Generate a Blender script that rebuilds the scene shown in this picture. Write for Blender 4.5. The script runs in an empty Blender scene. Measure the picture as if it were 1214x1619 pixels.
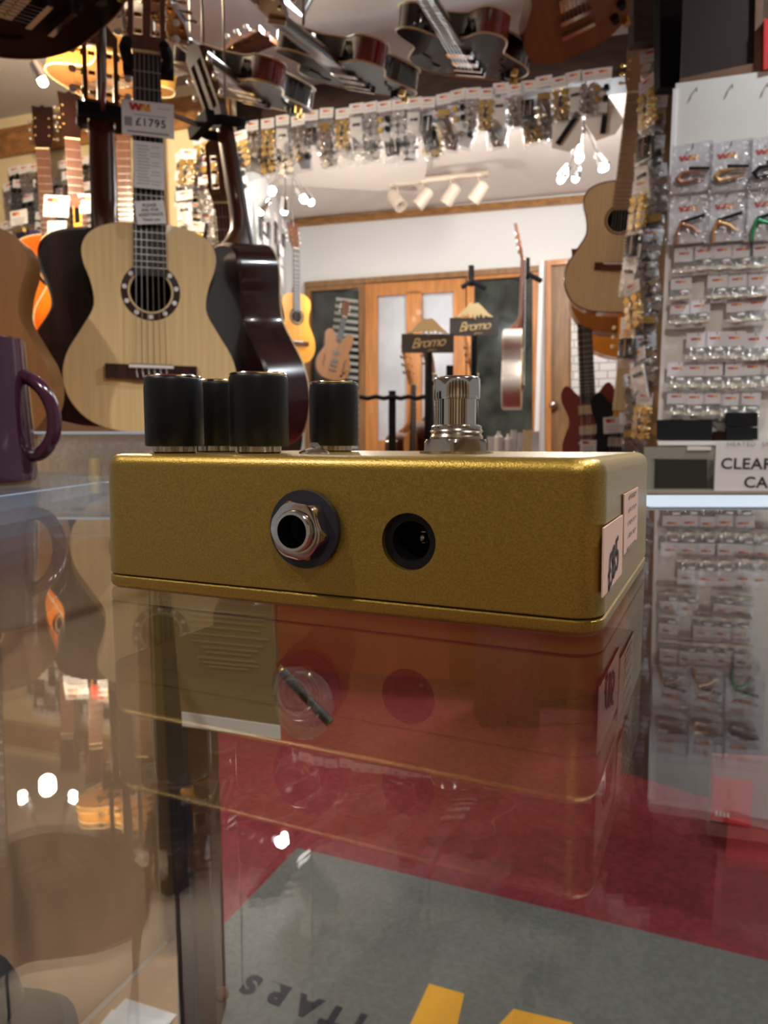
import bpy, bmesh, math, random
from mathutils import Vector, Matrix
random.seed(7)
PI = math.pi
R = math.radians
S = bpy.context.scene
COL = S.collection

# ------------------------------------------------------------------ camera, world, exposure
F = 1150.0; CX, CY = 607.0, 809.5; PITCH = R(5.4)
GZ = 1.0                      # top of the counter glass
CH = 0.0366                   # lens height above the glass
CAM = Vector((0, 0, GZ + CH))
cd = bpy.data.cameras.new('camera'); cam = bpy.data.objects.new('camera', cd); COL.objects.link(cam)
cam.location = CAM; cam.rotation_euler = (R(90) - PITCH, 0, 0)
cd.sensor_fit = 'VERTICAL'; cd.sensor_height = 36; cd.lens = 36 * F / 1619
cd.clip_start = 0.01; cd.clip_end = 100
cd.dof.use_dof = True; cd.dof.focus_distance = 0.17; cd.dof.aperture_fstop = 36
S.camera = cam
w = bpy.data.worlds.new('world'); S.world = w; w.use_nodes = True
w.node_tree.nodes['Background'].inputs[0].default_value = (0.95, 0.9, 0.84, 1)
w.node_tree.nodes['Background'].inputs[1].default_value = 0.17
S.view_settings.view_transform = 'Standard'; S.view_settings.look = 'None'
S.view_settings.exposure = 0.42; S.view_settings.gamma = 1; S.view_settings.use_curve_mapping = False
S.cycles.use_denoising = True; S.cycles.max_bounces = 10; S.cycles.transparent_max_bounces = 24
S.cycles.sample_clamp_indirect = 6; S.cycles.caustics_refractive = False; S.cycles.caustics_reflective = False
S.cycles.blur_glossy = 0.5

WARM = (1.0, 0.80, 0.55); SOFT = (1.0, 0.93, 0.84); COOL = (0.86, 0.94, 1.0)

# ------------------------------------------------------------------ viewing rays
fw = Vector((0, math.cos(PITCH), -math.sin(PITCH))); upv = Vector((0, math.sin(PITCH), math.cos(PITCH)))
def ray(px, py):
    return fw + Vector((1, 0, 0)) * ((px - CX) / F) + upv * ((CY - py) / F)
def P(px, py, D):
    d = ray(px, py); return CAM + d * (D / d.y)
def PZ(px, py, z=GZ):
    d = ray(px, py); return CAM + d * ((z - CAM.z) / d.z)
class Plane:
    """a vertical plane seen through two image columns at two depths"""
    def __init__(s, p1, D1, p2, D2):
        a = P(p1, 700, D1); b = P(p2, 700, D2)
        s.a = Vector((a.x, a.y, 0)); u = b - a; u.z = 0; s.u = u.normalized()
        s.n = Vector((s.u.y, -s.u.x, 0))
        if s.n.y > 0: s.n = -s.n                      # towards the lens
    def __call__(s, px, py, off=0):
        d = ray(px, py); t = (s.a + s.n * off - CAM).dot(s.n) / d.dot(s.n); return CAM + d * t
    def mat(s, px, py, off=0):
        """local frame on the plane: X right, Y away, Z up"""
        o = s(px, py, off); M = Matrix.Identity(4)
        x = s.u if s.u.x > 0 else -s.u
        y = -s.n
        for i in range(3):
            M[i][0] = x[i]; M[i][1] = y[i]; M[i][3] = o[i]
        return M
    def depth(s, px, py=700): return s(px, py).y

# ------------------------------------------------------------------ mesh builder
class MB:
    def __init__(s): s.v = []; s.f = []; s.m = []; s.k = 0; s.sm = []; s.smooth = False; s.T = Matrix.Identity(4)
    def add(s, vs, fs, smooth=None):
        b = len(s.v); s.v += [s.T @ Vector(v) for v in vs]
        for f in fs:
            s.f.append([b + i for i in f]); s.m.append(s.k); s.sm.append(s.smooth if smooth is None else smooth)
        return s
    def box(s, c, d, M=None):
        x, y, z = d[0] / 2, d[1] / 2, d[2] / 2; c = Vector(c)
        vs = [Vector((a * x, b * y, e * z)) for a in (-1, 1) for b in (-1, 1) for e in (-1, 1)]
        if M is not None: vs = [M @ v for v in vs]
        vs = [v + c for v in vs]
        return s.add(vs, [(0, 1, 3, 2), (4, 6, 7, 5), (0, 4, 5, 1), (2, 3, 7, 6), (0, 2, 6, 4), (1, 5, 7, 3)], False)
    def cyl(s, p0, p1, r0, r1=None, n=16, caps=True):
        p0 = Vector(p0); p1 = Vector(p1); r1 = r0 if r1 is None else r1
        z = (p1 - p0).normalized(); a = Vector((0, 0, 1)) if abs(z.z) < .9 else Vector((1, 0, 0))
        x = z.cross(a).normalized(); y = z.cross(x)
        vs = []
        for p, r in ((p0, r0), (p1, r1)):
            for i in range(n):
                t = 2 * PI * i / n; vs.append(p + x * (r * math.cos(t)) + y * (r * math.sin(t)))
        s.add(vs, [(i, (i + 1) % n, n + (i + 1) % n, n + i) for i in range(n)], True)
        if caps: s.add(vs, [list(range(n))[::-1], list(range(n, 2 * n))], False)
        return s
    def tube(s, pts, r, n=8, closed=False):
        pts = [Vector(p) for p in pts]; L = len(pts); vs = []; prev = None
        for i, p in enumerate(pts):
            a = pts[(i - 1) % L] if (i or closed) else p; b = pts[(i + 1) % L] if (i < L - 1 or closed) else p
            t = (b - a).normalized()
            if prev is None:
                q = Vector((0, 0, 1)) if abs(t.z) < .9 else Vector((1, 0, 0)); x = t.cross(q).normalized()
            else: x = (prev - t * prev.dot(t)).normalized()
            prev = x; y = t.cross(x); rr = r[i] if isinstance(r, (list, tuple)) else r
            for k in range(n):
                u = 2 * PI * k / n; vs.append(p + x * (rr * math.cos(u)) + y * (rr * math.sin(u)))
        fs = []
        for i in range(L if closed else L - 1):
            j = (i + 1) % L
            for k in range(n): fs.append((i * n + k, i * n + (k + 1) % n, j * n + (k + 1) % n, j * n + k))
        s.add(vs, fs, True)
        if not closed: s.add(vs, [list(range(n))[::-1], list(range((L - 1) * n, L * n))], False)
        return s
    def lathe(s, prof, n=32, c=(0, 0, 0), rib=0):
        """prof: (radius, z)"""
        c = Vector(c); vs = []
        for r, z in prof:
            for i in range(n):
                t = 2 * PI * i / n; q = r * (1 - rib * (i % 2)); vs.append(c + Vector((q * math.cos(t), q * math.sin(t), z)))
        fs = [(j * n + i, j * n + (i + 1) % n, (j + 1) * n + (i + 1) % n, (j + 1) * n + i) for j in range(len(prof) - 1) for i in range(n)]
        s.add(vs, fs, rib == 0)
        if prof[0][0] > 1e-5: s.add(vs, [list(range(n))[::-1]], False)
        if prof[-1][0] > 1e-5: s.add(vs, [list(range((len(prof) - 1) * n, len(prof) * n))], False)
        return s
    def prism(s, pts, y0, y1, smooth=True):
        """outline (x,z) swept from y0 to y1"""
        n = len(pts); vs = [Vector((x, y0, z)) for x, z in pts] + [Vector((x, y1, z)) for x, z in pts]
        s.add(vs, [(i, (i + 1) % n, n + (i + 1) % n, n + i) for i in range(n)], smooth)
        s.add(vs, [list(range(n))[::-1], list(range(n, 2 * n))], False); return s
    def loft(s, rings, cap=True, smooth=True):
        n = len(rings[0]); vs = [v for r in rings for v in r]
        s.add(vs, [(j * n + i, j * n + (i + 1) % n, (j + 1) * n + (i + 1) % n, (j + 1) * n + i) for j in range(len(rings) - 1) for i in range(n)], smooth)
        if cap: s.add(vs, [list(range(n))[::-1], list(range((len(rings) - 1) * n, len(rings) * n))], False)
        return s
    def quad(s, a, b, c, d, th):
        """slab with front face a b c d, thickness th away from the lens"""
        a, b, c, d = map(Vector, (a, b, c, d)); n = (b - a).cross(d - a).normalized()
        if n.dot(a - CAM) < 0: n = -n
        e = n * th
        return s.add([a, b, c, d, a + e, b + e, c + e, d + e], [(0, 1, 2, 3), (7, 6, 5, 4), (0, 4, 5, 1), (1, 5, 6, 2), (2, 6, 7, 3), (3, 7, 4, 0)], False)
    def ball(s, c, r, n=10, sc=(1, 1, 1)):
        c = Vector(c); rings = []
        for j in range(1, n):
            t = PI * j / n; rings.append([c + Vector((r * math.sin(t) * math.cos(2 * PI * i / (2 * n)) * sc[0], r * math.sin(t) * math.sin(2 * PI * i / (2 * n)) * sc[1], r * math.cos(t) * sc[2])) for i in range(2 * n)])
        return s.loft(rings)
    def build(s, name, mats, parent=None, local=True, sharp=40):
        if not isinstance(mats, (list, tuple)): mats = [mats]
        me = bpy.data.meshes.new(name)
        off = Vector((0, 0, 0))
        if parent is None and s.v:
            lo = Vector((min(v[i] for v in s.v) for i in range(3))); hi = Vector((max(v[i] for v in s.v) for i in range(3)))
            off = Vector(((lo.x + hi.x) / 2, (lo.y + hi.y) / 2, lo.z))
        me.from_pydata([tuple(v - off) for v in s.v], [], s.f)
        for m in mats: me.materials.append(m)
        for p, k, q in zip(me.polygons, s.m, s.sm): p.material_index = k; p.use_smooth = q
        bm = bmesh.new(); bm.from_mesh(me); bmesh.ops.recalc_face_normals(bm, faces=bm.faces)
        bmesh.ops.remove_doubles(bm, verts=bm.verts, dist=1e-6)
        for e in bm.edges:
            if len(e.link_faces) == 2 and e.calc_face_angle(0) > R(sharp): e.smooth = False
        bm.to_mesh(me); bm.free()
        o = bpy.data.objects.new(name, me); COL.objects.link(o); o.location = off
        if parent: o.parent = parent; o.location = (0, 0, 0)
        return o

def tag(o, label=None, cat=None, group=None, kind=None):
    if label: o['label'] = label
    if cat: o['category'] = cat
    if group: o['group'] = group
    if kind: o['kind'] = kind
    return o
def empty(name, M, label, cat, group=None):
    o = bpy.data.objects.new(name, None); COL.objects.link(o); o.empty_display_size = .02
    o.matrix_world = M if isinstance(M, Matrix) else Matrix.Translation(M)
    return tag(o, label, cat, group)
def copy_tree(o, M=None, label=None, parent=None):
    c = o.copy(); COL.objects.link(c); c.parent = parent
    if parent: c.matrix_parent_inverse = Matrix.Identity(4)
    for ch in list(KIDS.get(o.name, o.children)):
        copy_tree(ch, parent=c)
    if M is not None: c.matrix_world = M
    if label: c['label'] = label
    return c
KIDS = {}
def struct(o): o['kind'] = 'structure'; return o
def to_mesh_obj(o, name):
    bpy.context.view_layer.update(); me = bpy.data.meshes.new_from_object(o.evaluated_get(bpy.context.evaluated_depsgraph_get()))
    bpy.data.objects.remove(o); q = bpy.data.objects.new(name, me); COL.objects.link(q); return q
def text(name, body, size, m, M, parent=None, align='CENTER', ext=0.0002, shear=0, sp=1.0, bold=0):
    """flat lettering: local X right, Z up, facing -Y"""
    c = bpy.data.curves.new(name, 'FONT'); c.body = body; c.size = size; c.align_x = align; c.align_y = 'CENTER'
    c.extrude = ext; c.shear = shear; c.offset = bold; c.space_character = sp; c.materials.append(m); c.resolution_u = 3
    o = bpy.data.objects.new(name, c); COL.objects.link(o)
    o = to_mesh_obj(o, name)
    B = M @ Matrix.Rotation(R(90), 4, 'X')
    if parent: o.parent = parent; o.matrix_local = B
    else: o.matrix_world = B
    return o

# ------------------------------------------------------------------ materials
MATS = {}
def nt(name):
    m = bpy.data.materials.new(name); m.use_nodes = True; return m, m.node_tree.nodes, m.node_tree.links
def mat(name, col, rough=.5, metal=0, spec=.5, coat=0, bump=0, bscale=200, var=0, vscale=20, sheen=0, stretch=None, col2=None, emit=0, trans=0, lo=.35, hi=.65):
    m, n, l = nt(name); b = n['Principled BSDF']; c4 = (*col, 1)
    b.inputs['Base Color'].default_value = c4; b.inputs['Roughness'].default_value = rough
    b.inputs['Metallic'].default_value = metal; b.inputs['Specular IOR Level'].default_value = spec
    b.inputs['Coat Weight'].default_value = coat; b.inputs['Coat Roughness'].default_value = .06
    if sheen: b.inputs['Sheen Weight'].default_value = sheen
    if emit: b.inputs['Emission Color'].default_value = c4; b.inputs['Emission Strength'].default_value = emit
    tc = n.new('ShaderNodeTexCoord'); mp = n.new('ShaderNodeMapping'); l.new(tc.outputs['Object'], mp.inputs[0])
    if stretch: mp.inputs['Scale'].default_value = stretch
    if var or col2:
        no = n.new('ShaderNodeTexNoise'); no.inputs['Scale'].default_value = vscale; no.inputs['Detail'].default_value = 4; l.new(mp.outputs[0], no.inputs[0])
        rp = n.new('ShaderNodeValToRGB'); rp.color_ramp.elements[0].position = lo; rp.color_ramp.elements[1].position = hi
        if col2: rp.color_ramp.elements[0].color = c4; rp.color_ramp.elements[1].color = (*col2, 1)
        else:
            rp.color_ramp.elements[0].color = (*[x * (1 - var) for x in col], 1); rp.color_ramp.elements[1].color = (*[min(1, x * (1 + var)) for x in col], 1)
        l.new(no.outputs[0], rp.inputs[0]); l.new(rp.outputs[0], b.inputs['Base Color'])
    if bump:
        no = n.new('ShaderNodeTexNoise'); no.inputs['Scale'].default_value = bscale; no.inputs['Detail'].default_value = 3; l.new(tc.outputs['Object'], no.inputs[0])
        bu = n.new('ShaderNodeBump'); bu.inputs['Strength'].default_value = bump; bu.inputs['Distance'].default_value = .001
        l.new(no.outputs[0], bu.inputs['Height']); l.new(bu.outputs[0], b.inputs['Normal'])
    MATS[name] = m; return m
def clear(name, f0, tint=(1, 1, 1), rough=0.0, haze=0, hazecol=(.8, .8, .8), bump=0, bscale=30):
    """see-through sheet: angle-dependent mirror over a clear body"""
    m, n, l = nt(name); n.remove(n['Principled BSDF']); out = n['Material Output']
    g = n.new('ShaderNodeNewGeometry'); dt = n.new('ShaderNodeVectorMath'); dt.operation = 'DOT_PRODUCT'
    l.new(g.outputs['Normal'], dt.inputs[0]); l.new(g.outputs['Incoming'], dt.inputs[1])
    def mth(op, a, b=None):
        x = n.new('ShaderNodeMath'); x.operation = op
        for i, q in enumerate((a, b)):
            if q is None: continue
            if isinstance(q, (int, float)): x.inputs[i].default_value = q
            else: l.new(q, x.inputs[i])
        return x.outputs[0]
    c = mth('ABSOLUTE', dt.outputs['Value']); a = mth('SUBTRACT', 1.0, c); p = mth('POWER', a, 5.0)
    fr = mth('ADD', mth('MULTIPLY', p, 1 - f0), f0)
    tr = n.new('ShaderNodeBsdfTransparent'); tr.inputs[0].default_value = (*tint, 1)
    gl = n.new('ShaderNodeBsdfGlossy'); gl.inputs['Roughness'].default_value = rough; gl.inputs[0].default_value = (1, 1, 1, 1)
    base = tr.outputs[0]
    if haze:
        df = n.new('ShaderNodeBsdfDiffuse'); df.inputs[0].default_value = (*hazecol, 1); mx0 = n.new('ShaderNodeMixShader'); mx0.inputs[0].default_value = haze
        l.new(tr.outputs[0], mx0.inputs[1]); l.new(df.outputs[0], mx0.inputs[2]); base = mx0.outputs[0]
    if bump:
        tc = n.new('ShaderNodeTexCoord'); no = n.new('ShaderNodeTexNoise'); no.inputs['Scale'].default_value = bscale; l.new(tc.outputs['Object'], no.inputs[0])
        bu = n.new('ShaderNodeBump'); bu.inputs['Strength'].default_value = bump; bu.inputs['Distance'].default_value = .01; l.new(no.outputs[0], bu.inputs['Height']); l.new(bu.outputs[0], gl.inputs['Normal'])
    mx = n.new('ShaderNodeMixShader'); l.new(fr, mx.inputs[0]); l.new(base, mx.inputs[1]); l.new(gl.outputs[0], mx.inputs[2]); l.new(mx.outputs[0], out.inputs[0])
    MATS[name] = m; return m
def emis(name, col, st):
    m, n, l = nt(name); n.remove(n['Principled BSDF']); e = n.new('ShaderNodeEmission'); e.inputs[0].default_value = (*col, 1); e.inputs[1].default_value = st
    l.new(e.outputs[0], n['Material Output'].inputs[0]); MATS[name] = m; return m
def brick(name, c1, c2, mortar, scale):
    m, n, l = nt(name); b = n['Principled BSDF']; b.inputs['Roughness'].default_value = .85
    tc = n.new('ShaderNodeTexCoord'); mp = n.new('ShaderNodeMapping'); mp.inputs['Rotation'].default_value = (R(90), 0, 0); l.new(tc.outputs['Object'], mp.inputs[0])
    br = n.new('ShaderNodeTexBrick'); br.inputs['Scale'].default_value = scale
    for i, c in enumerate((c1, c2, mortar)): br.inputs[1 + i].default_value = (*c, 1)
    l.new(mp.outputs[0], br.inputs[0]); l.new(br.outputs[0], b.inputs['Base Color'])
    bu = n.new('ShaderNodeBump'); bu.inputs['Strength'].default_value = .4; l.new(br.outputs['Fac'], bu.inputs['Height']); bu.invert = True; l.new(bu.outputs[0], b.inputs['Normal'])
    MATS[name] = m; return m

gold = mat('pedal_gold', (.37, .24, .038), .38, .8, coat=.5, bump=.16, bscale=2600, var=.16, vscale=2200); gold.node_tree.nodes['Principled BSDF'].inputs['Coat Roughness'].default_value = .3
gold_d = mat('seam_dark', (.03, .02, .01), .6)
black = mat('black_plastic', (.005, .005, .006), .4, spec=.3)
blackm = mat('black_matte', (.010, .010, .012), .8, spec=.2)
chrome = mat('chrome', (.72, .69, .66), .12, 1)
nickel = mat('nickel', (.55, .5, .45), .2, 1)
goldm = mat('gold_metal', (.85, .6, .22), .25, 1)
blackrub = mat('dark_washer', (.02, .022, .035), .35)
glass = clear('counter_glass', .046, (.95, .965, .955), 0.004)
edgeg = mat('glass_edge_glow', (.58, .74, .92), .4)  # pale blue puts the light caught inside glass edges into the colour
acry = clear('clear_acrylic', .08, (.97, .97, .96), .02, haze=.06, bump=.3, bscale=60)
bagm = clear('poly_bag', .06, (.93, .93, .94), .16, haze=.05, hazecol=(.75, .76, .78), bump=1.0, bscale=55)
pane_m = clear('window_glass', .10, (.75, .8, .8), .02, haze=.0)
paper = mat('white_paper', (.78, .78, .80), .7)
card = mat('header_card', (.74, .73, .76), .6)
pinkp = mat('pink_sticker', (.80, .56, .45), .7)
ink = mat('black_ink', (.02, .02, .03), .7)
inkg = mat('grey_print', (.28, .27, .28), .7)
red = mat('logo_red', (.62, .03, .03), .6)
orange = mat('logo_orange', (.90, .42, .08), .6)
redflower = mat('red_rosette', (.85, .08, .05), .6)
spruce = mat('spruce_top', (.76, .55, .27), .34, coat=.25, var=.07, vscale=14, stretch=(9, 1, .35))
spruce2 = mat('cedar_top', (.74, .56, .33), .4, coat=.2, var=.06, vscale=14, stretch=(9, 1, .35))
rosew = mat('rosewood', (.030, .010, .010), .22, coat=.5, var=.4, vscale=8, stretch=(6, 1, .5))
mahog = mat('mahogany', (.11, .032, .013), .3, coat=.4, var=.25, vscale=10, stretch=(6, 6, .5))
brownt = mat('satin_brown', (.27, .115, .035), .38, coat=.15, var=.1, vscale=8, stretch=(5, 1, .4))
sunb = mat('orange_sunburst', (.75, .13, .01), .2, coat=.7, col2=(.85, .30, .02), vscale=3.5)
honey = mat('honey_amber', (.80, .36, .05), .25, coat=.6, var=.1, vscale=5)
redsun = mat('red_gloss', (.010, .003, .003), .12, coat=1, col2=(.30, .008, .006), vscale=6, lo=.53, hi=.62)
darkgl = mat('dark_gloss', (.016, .006, .005), .5, coat=.06, spec=.04, var=.4, vscale=4)
cream = mat('cream_binding', (.80, .66, .38), .4)
ebony = mat('ebony', (.014, .014, .018), .35)
fretsil = mat('fret_silver', (.6, .58, .55), .3, 1)
pearl = mat('pearl_white', (.85, .83, .82), .2, coat=.5)
hollow = mat('hollow_dark', (.008, .006, .005), .9)
strm = mat('string', (.55, .5, .45), .35, .6)
purple = mat('mug_purple', (.038, .010, .026), .12, coat=.8, col2=(.058, .015, .040), vscale=10)
wallw = mat('white_wall', (.80, .81, .80), .8, bump=.2, bscale=30)
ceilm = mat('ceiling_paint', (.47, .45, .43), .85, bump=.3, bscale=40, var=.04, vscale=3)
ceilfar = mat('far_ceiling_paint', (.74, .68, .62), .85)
creamw = mat('cream_wall', (.80, .66, .40), .8, bump=.2, bscale=40)
woodt = mat('trim_wood', (.33, .15, .045), .45, coat=.15, var=.3, vscale=9, stretch=(1, 5, 5))
doorw = mat('orange_wood', (.52, .20, .045), .4, coat=.2, var=.16, vscale=7, stretch=(5, 5, .6))
doorb = mat('brown_wood', (.27, .14, .055), .45, var=.2, vscale=7, stretch=(5, 5, .6))
darkw = mat('dark_beam', (.035, .015, .009), .7, var=.4, vscale=8, stretch=(.6, 5, 5))
counterw = mat('counter_brown', (.50, .33, .20), .65, var=.13, vscale=5)
postw = mat('post_brown', (.13, .062, .03), .6, var=.2, vscale=8)
barm = mat('slate_bar', (.022, .021, .032), .6)
maroon = mat('maroon_carpet', (.22, .024, .034), .95, var=.2, vscale=60, bump=.6, bscale=300)
matg = mat('grey_mat', (.15, .16, .155), .95, var=.13, vscale=90, bump=.6, bscale=500)
matdark = mat('mat_lettering', (.015, .015, .03), .95, bump=.5, bscale=500)
matyel = mat('mat_yellow', (.80, .40, .035), .95, bump=.5, bscale=500)
boardm = mat('white_board', (.67, .65, .61), .55, var=.05, vscale=3)
leaf = mat('brown_leaflet', (.20, .14, .085), .55)
greyp = mat('grey_plastic', (.28, .28, .24), .5)
darkwin = mat('dark_window', (.03, .033, .03), .25)
brickm = brick('white_brick', (.62, .60, .58), (.52, .50, .48), (.30, .28, .27), 5)
beige = mat('beige_box', (.27, .10, .09), .8)
dullred = mat('dull_red', (.17, .022, .018), .4, coat=.3)
redbox = mat('red_box', (.55, .012, .015), .5)
picbox = mat('pick_box', (.62, .54, .40), .5)
silv = mat('silver_rim', (.62, .55, .48), .3, .5)
steelm = mat('steel_hook', (.35, .33, .3), .3, 1)
violet = mat('violet_case', (.09, .06, .20), .6)
yellowc = mat('yellow_tag', (.85, .42, .06), .6)
signm = mat('charcoal_sign', (.075, .07, .065), .55)
signg = mat('sign_gold', (.85, .68, .36), .55)
frost = mat('frosted_pane', (.56, .60, .66), .35, var=.14, vscale=3)
darkpane = mat('night_pane', (.02, .024, .022), .12, col2=(.07, .08, .07), vscale=5)
lampw = mat('lamp_cream', (.62, .52, .42), .4)
bulb = emis('bulb_glow', (1, .93, .82), 60)
bulbc = emis('bulb_glow_cool', (.88, .95, 1), 60)
bronze = mat('bronze_clip', (.42, .20, .12), .35, .6)
goldclip = mat('brass_clip', (.62, .36, .14), .35, .6)
greenclip = mat('green_clip', (.03, .28, .11), .35, .3)
bagblack = mat('bag_black', (.014, .014, .017), .6, bump=.5, bscale=60)

def lightpt(pos, e, col, r=.04, parent=None, name='lamp_light', spot=None, aim=None):
    d = bpy.data.lights.new(name, 'SPOT' if spot else 'POINT'); d.energy = e; d.color = col; d.shadow_soft_size = r
    if spot: d.spot_size = R(spot); d.spot_blend = .6
    o = bpy.data.objects.new(name, d); COL.objects.link(o)
    if parent: o.parent = parent
    o.location = pos
    if aim is not None: o.rotation_euler = (Vector(aim)).to_track_quat('-Z', 'Y').to_euler()
    return o

# ================================================================== SETTING
LW = Plane(0, 3.6, 350, 3.2)          # cream wall behind the guitars
HP = Plane(440, 3.3, 950, 2.87)       # header beam
FWL = Plane(465, 5.75, 920, 5.15)     # end wall of the far room
BP = Plane(1040, 1.6, 1214, 1.52)     # accessory board
ZC = 2.55
m = MB(); m.box((0, 1.6, -.02), (8, 11, .04)); struct(m.build('floor', maroon))
# ceiling of the near room, following the header line
a = P(-500, 100, 4.1); hl = HP(300, 150); hr = HP(1500, 150)
m = MB()
pts = [(-4, -1.6), (3, -1.6), (3, hr.y), (hr.x, hr.y + .1), (HP(440, 150).x, HP(440, 150).y + .1), (LW(350, 100).x, LW(350, 100).y + .06), (LW(-300, 100).x, LW(-300, 100).y + .06)]
m.loft([[Vector((x, y, ZC)) for x, y in pts], [Vector((x, y, ZC + .06)) for x, y in pts]], smooth=False); struct(m.build('ceiling', ceilm))
# cream wall + trim
def vwall(name, pl, p1, p2, z0, z1, th, mt, off=0):
    a = pl(p1, 700, off); b = pl(p2, 700, off); m = MB()
    m.quad((a.x, a.y, z0), (b.x, b.y, z0), (b.x, b.y, z1), (a.x, a.y, z1), th); return m.build(name, mt)
struct(vwall('wall_left', LW, -330, 372, 0, ZC, .06, creamw))
struct(vwall('trim_1', LW, -330, 372, 2.37, 2.49, .025, woodt, .03))
# header beam over the opening
struct(vwall('beam', HP, 330, 1075, 2.40, ZC + .02, .14, darkw, .0))
# far room
zf = 2.74
struct(vwall('wall_far', FWL, 455, 1300, 0, zf + .1, .08, wallw))
a = FWL(455, 700); b = P(372, 700, 3.36)
m = MB(); m.quad((b.x, b.y, 0), (a.x, a.y, 0), (a.x, a.y, zf + .1), (b.x, b.y, zf + .1), .06); struct(m.build('wall_far_left', wallw))
m = MB(); m.box((.6, 4.75, zf + .03), (5.4, 3.6, .06)); struct(m.build('ceiling_far', ceilfar))
def fq(name, pl, x0, y0, x1, y1, th, mt, off=0, y0r=None, y1r=None, parent=None):
    """rectangle-ish panel on a plane from image corners (upper left, lower right)"""
    m = MB(); m.quad(pl(x0, y1, off), pl(x1, y1 if y1r is None else y1r, off), pl(x1, y0 if y0r is None else y0r, off), pl(x0, y0, off), th)
    return m.build(name, mt, parent)
struct(fq('trim_2', FWL, 460, 347, 990, 358, .03, woodt, .03, y0r=302, y1r=314))
# boxed ceiling drop
m = MB(); p0 = P(470, 258, 4.35); p1 = P(668, 285, 4.9)
m.quad((p0.x - .9, 3.5, zf - .09), (p1.x, 3.5, zf - .09), (p1.x, p1.y, zf - .09), (p0.x - .9, p1.y - .3, zf - .09), .09); struct(m.build('trim_3', ceilfar))
# low maroon half wall under the opening (seen only through the glass)
struct(vwall('wall_low', Plane(300, 3.4, 1000, 2.95), 330, 1075, 0, .82, .05, mat('low_wall_red', (.42, .055, .045), .8)))
# brick part
BK = Plane(905, 4.75, 1100, 4.5)
struct(fq('wall_brick', BK, 903, 470, 1100, 735, .05, brickm))
# right wall behind the board
RW = Plane(1000, 2.36, 1214, 2.1)
struct(fq('wall_right', RW, 1064, -120, 1700, 900, .06, wallw))

m = MB(); m.box((0, -2.4, 1.3), (8, .06, 2.6)); struct(m.build('wall_back', creamw))
for i_, x_ in enumerate((-2.1, -1.2, -.45, .35, 1.1, 2.0)):
    m = MB(); m.box((x_, -2.25, 1.27), (.28, .22, 2.54)); struct(m.build('trim_%d' % (7 + i_), darkw))  # unseen dark uprights, added to give the chrome contrasting reflections
struct(vwall('wall_right_low', RW, 1000, 1700, .0, .96, .04, mat('low_wall_dark', (.07, .045, .045), .8), .14))
# ---- windows and doors of the far wall
def frame_px(m, pl, x0, y0, x1, y1, wl, wt, off, sl=0, bot=0):
    """four bars; sl = slope of top edge (px per px)"""
    def yt(x): return y0 + sl * (x - x0)
    th = .05
    m.quad(pl(x0, yt(x0) + wt, off), pl(x1, yt(x1) + wt, off), pl(x1, yt(x1), off), pl(x0, yt(x0), off), th)
    m.quad(pl(x0, y1, off), pl(x0 + wl, y1, off), pl(x0 + wl, yt(x0 + wl) + wt, off), pl(x0, yt(x0) + wt, off), th)
    m.quad(pl(x1 - wl, y1, off), pl(x1, y1, off), pl(x1, yt(x1) + wt, off), pl(x1 - wl, yt(x1 - wl) + wt, off), th)
    if bot: m.quad(pl(x0 + wl, y1, off), pl(x1 - wl, y1, off), pl(x1 - wl, y1 - bot, off), pl(x0 + wl, y1 - bot, off), th)
struct(fq('trim_4', FWL, 481, 446, 862, 454, .07, doorb, .07, y0r=419, y1r=428))
m = MB(); frame_px(m, FWL, 482, 454, 576, 735, 9, 7, .06, -.07, 12); w1 = struct(m.build('window_1', doorb))
o = fq('pane', FWL, 491, 459, 567, 728, .01, darkpane, .02); o.parent = w1; o.matrix_parent_inverse = w1.matrix_basis.inverted()
def kid(o, p):
    o.parent = p; o.matrix_parent_inverse = p.matrix_basis.inverted(); return o
m = MB(); frame_px(m, FWL, 577, 449, 736, 740, 19, 20, .055, -.06, 44)
m.quad(FWL(642, 700, .055), FWL(666, 700, .055), FWL(666, 460, .055), FWL(642, 460, .055), .05)
d1 = struct(m.build('door_1', doorw))
kid(fq('pane', FWL, 596, 460, 642, 698, .01, frost, .02), d1); kid(fq('pane', FWL, 666, 456, 718, 698, .01, frost, .02), d1)
m = MB(); frame_px(m, FWL, 738, 436, 853, 740, 11, 7, .055, -.07, 30); w2 = struct(m.build('window_2', doorw))
kid(fq('pane', FWL, 748, 440, 843, 712, .01, darkpane, .02), w2)
m = MB(); m.k = 0; frame_px(m, FWL, 862, 412, 912, 745, 9, 8, .06, -.09); m.k = 1
m.quad(FWL(871, 745, .03), FWL(903, 745, .03), FWL(903, 418, .03), FWL(871, 420, .03), .03); d2 = struct(m.build('door_2', [doorw, doorb]))
m = MB(); c = FWL(875, 640, .06); m.ball(c, .032, 8); kid(m.build('door_handle', nickel), d2)
m = MB(); m.tube([FWL(857, 412, .08), FWL(848, 735, .08)], .022, 12); tag(m.build('white_pipe', pearl), 'thin white vertical pipe on the far wall beside the dark window', 'pipe')

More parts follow.
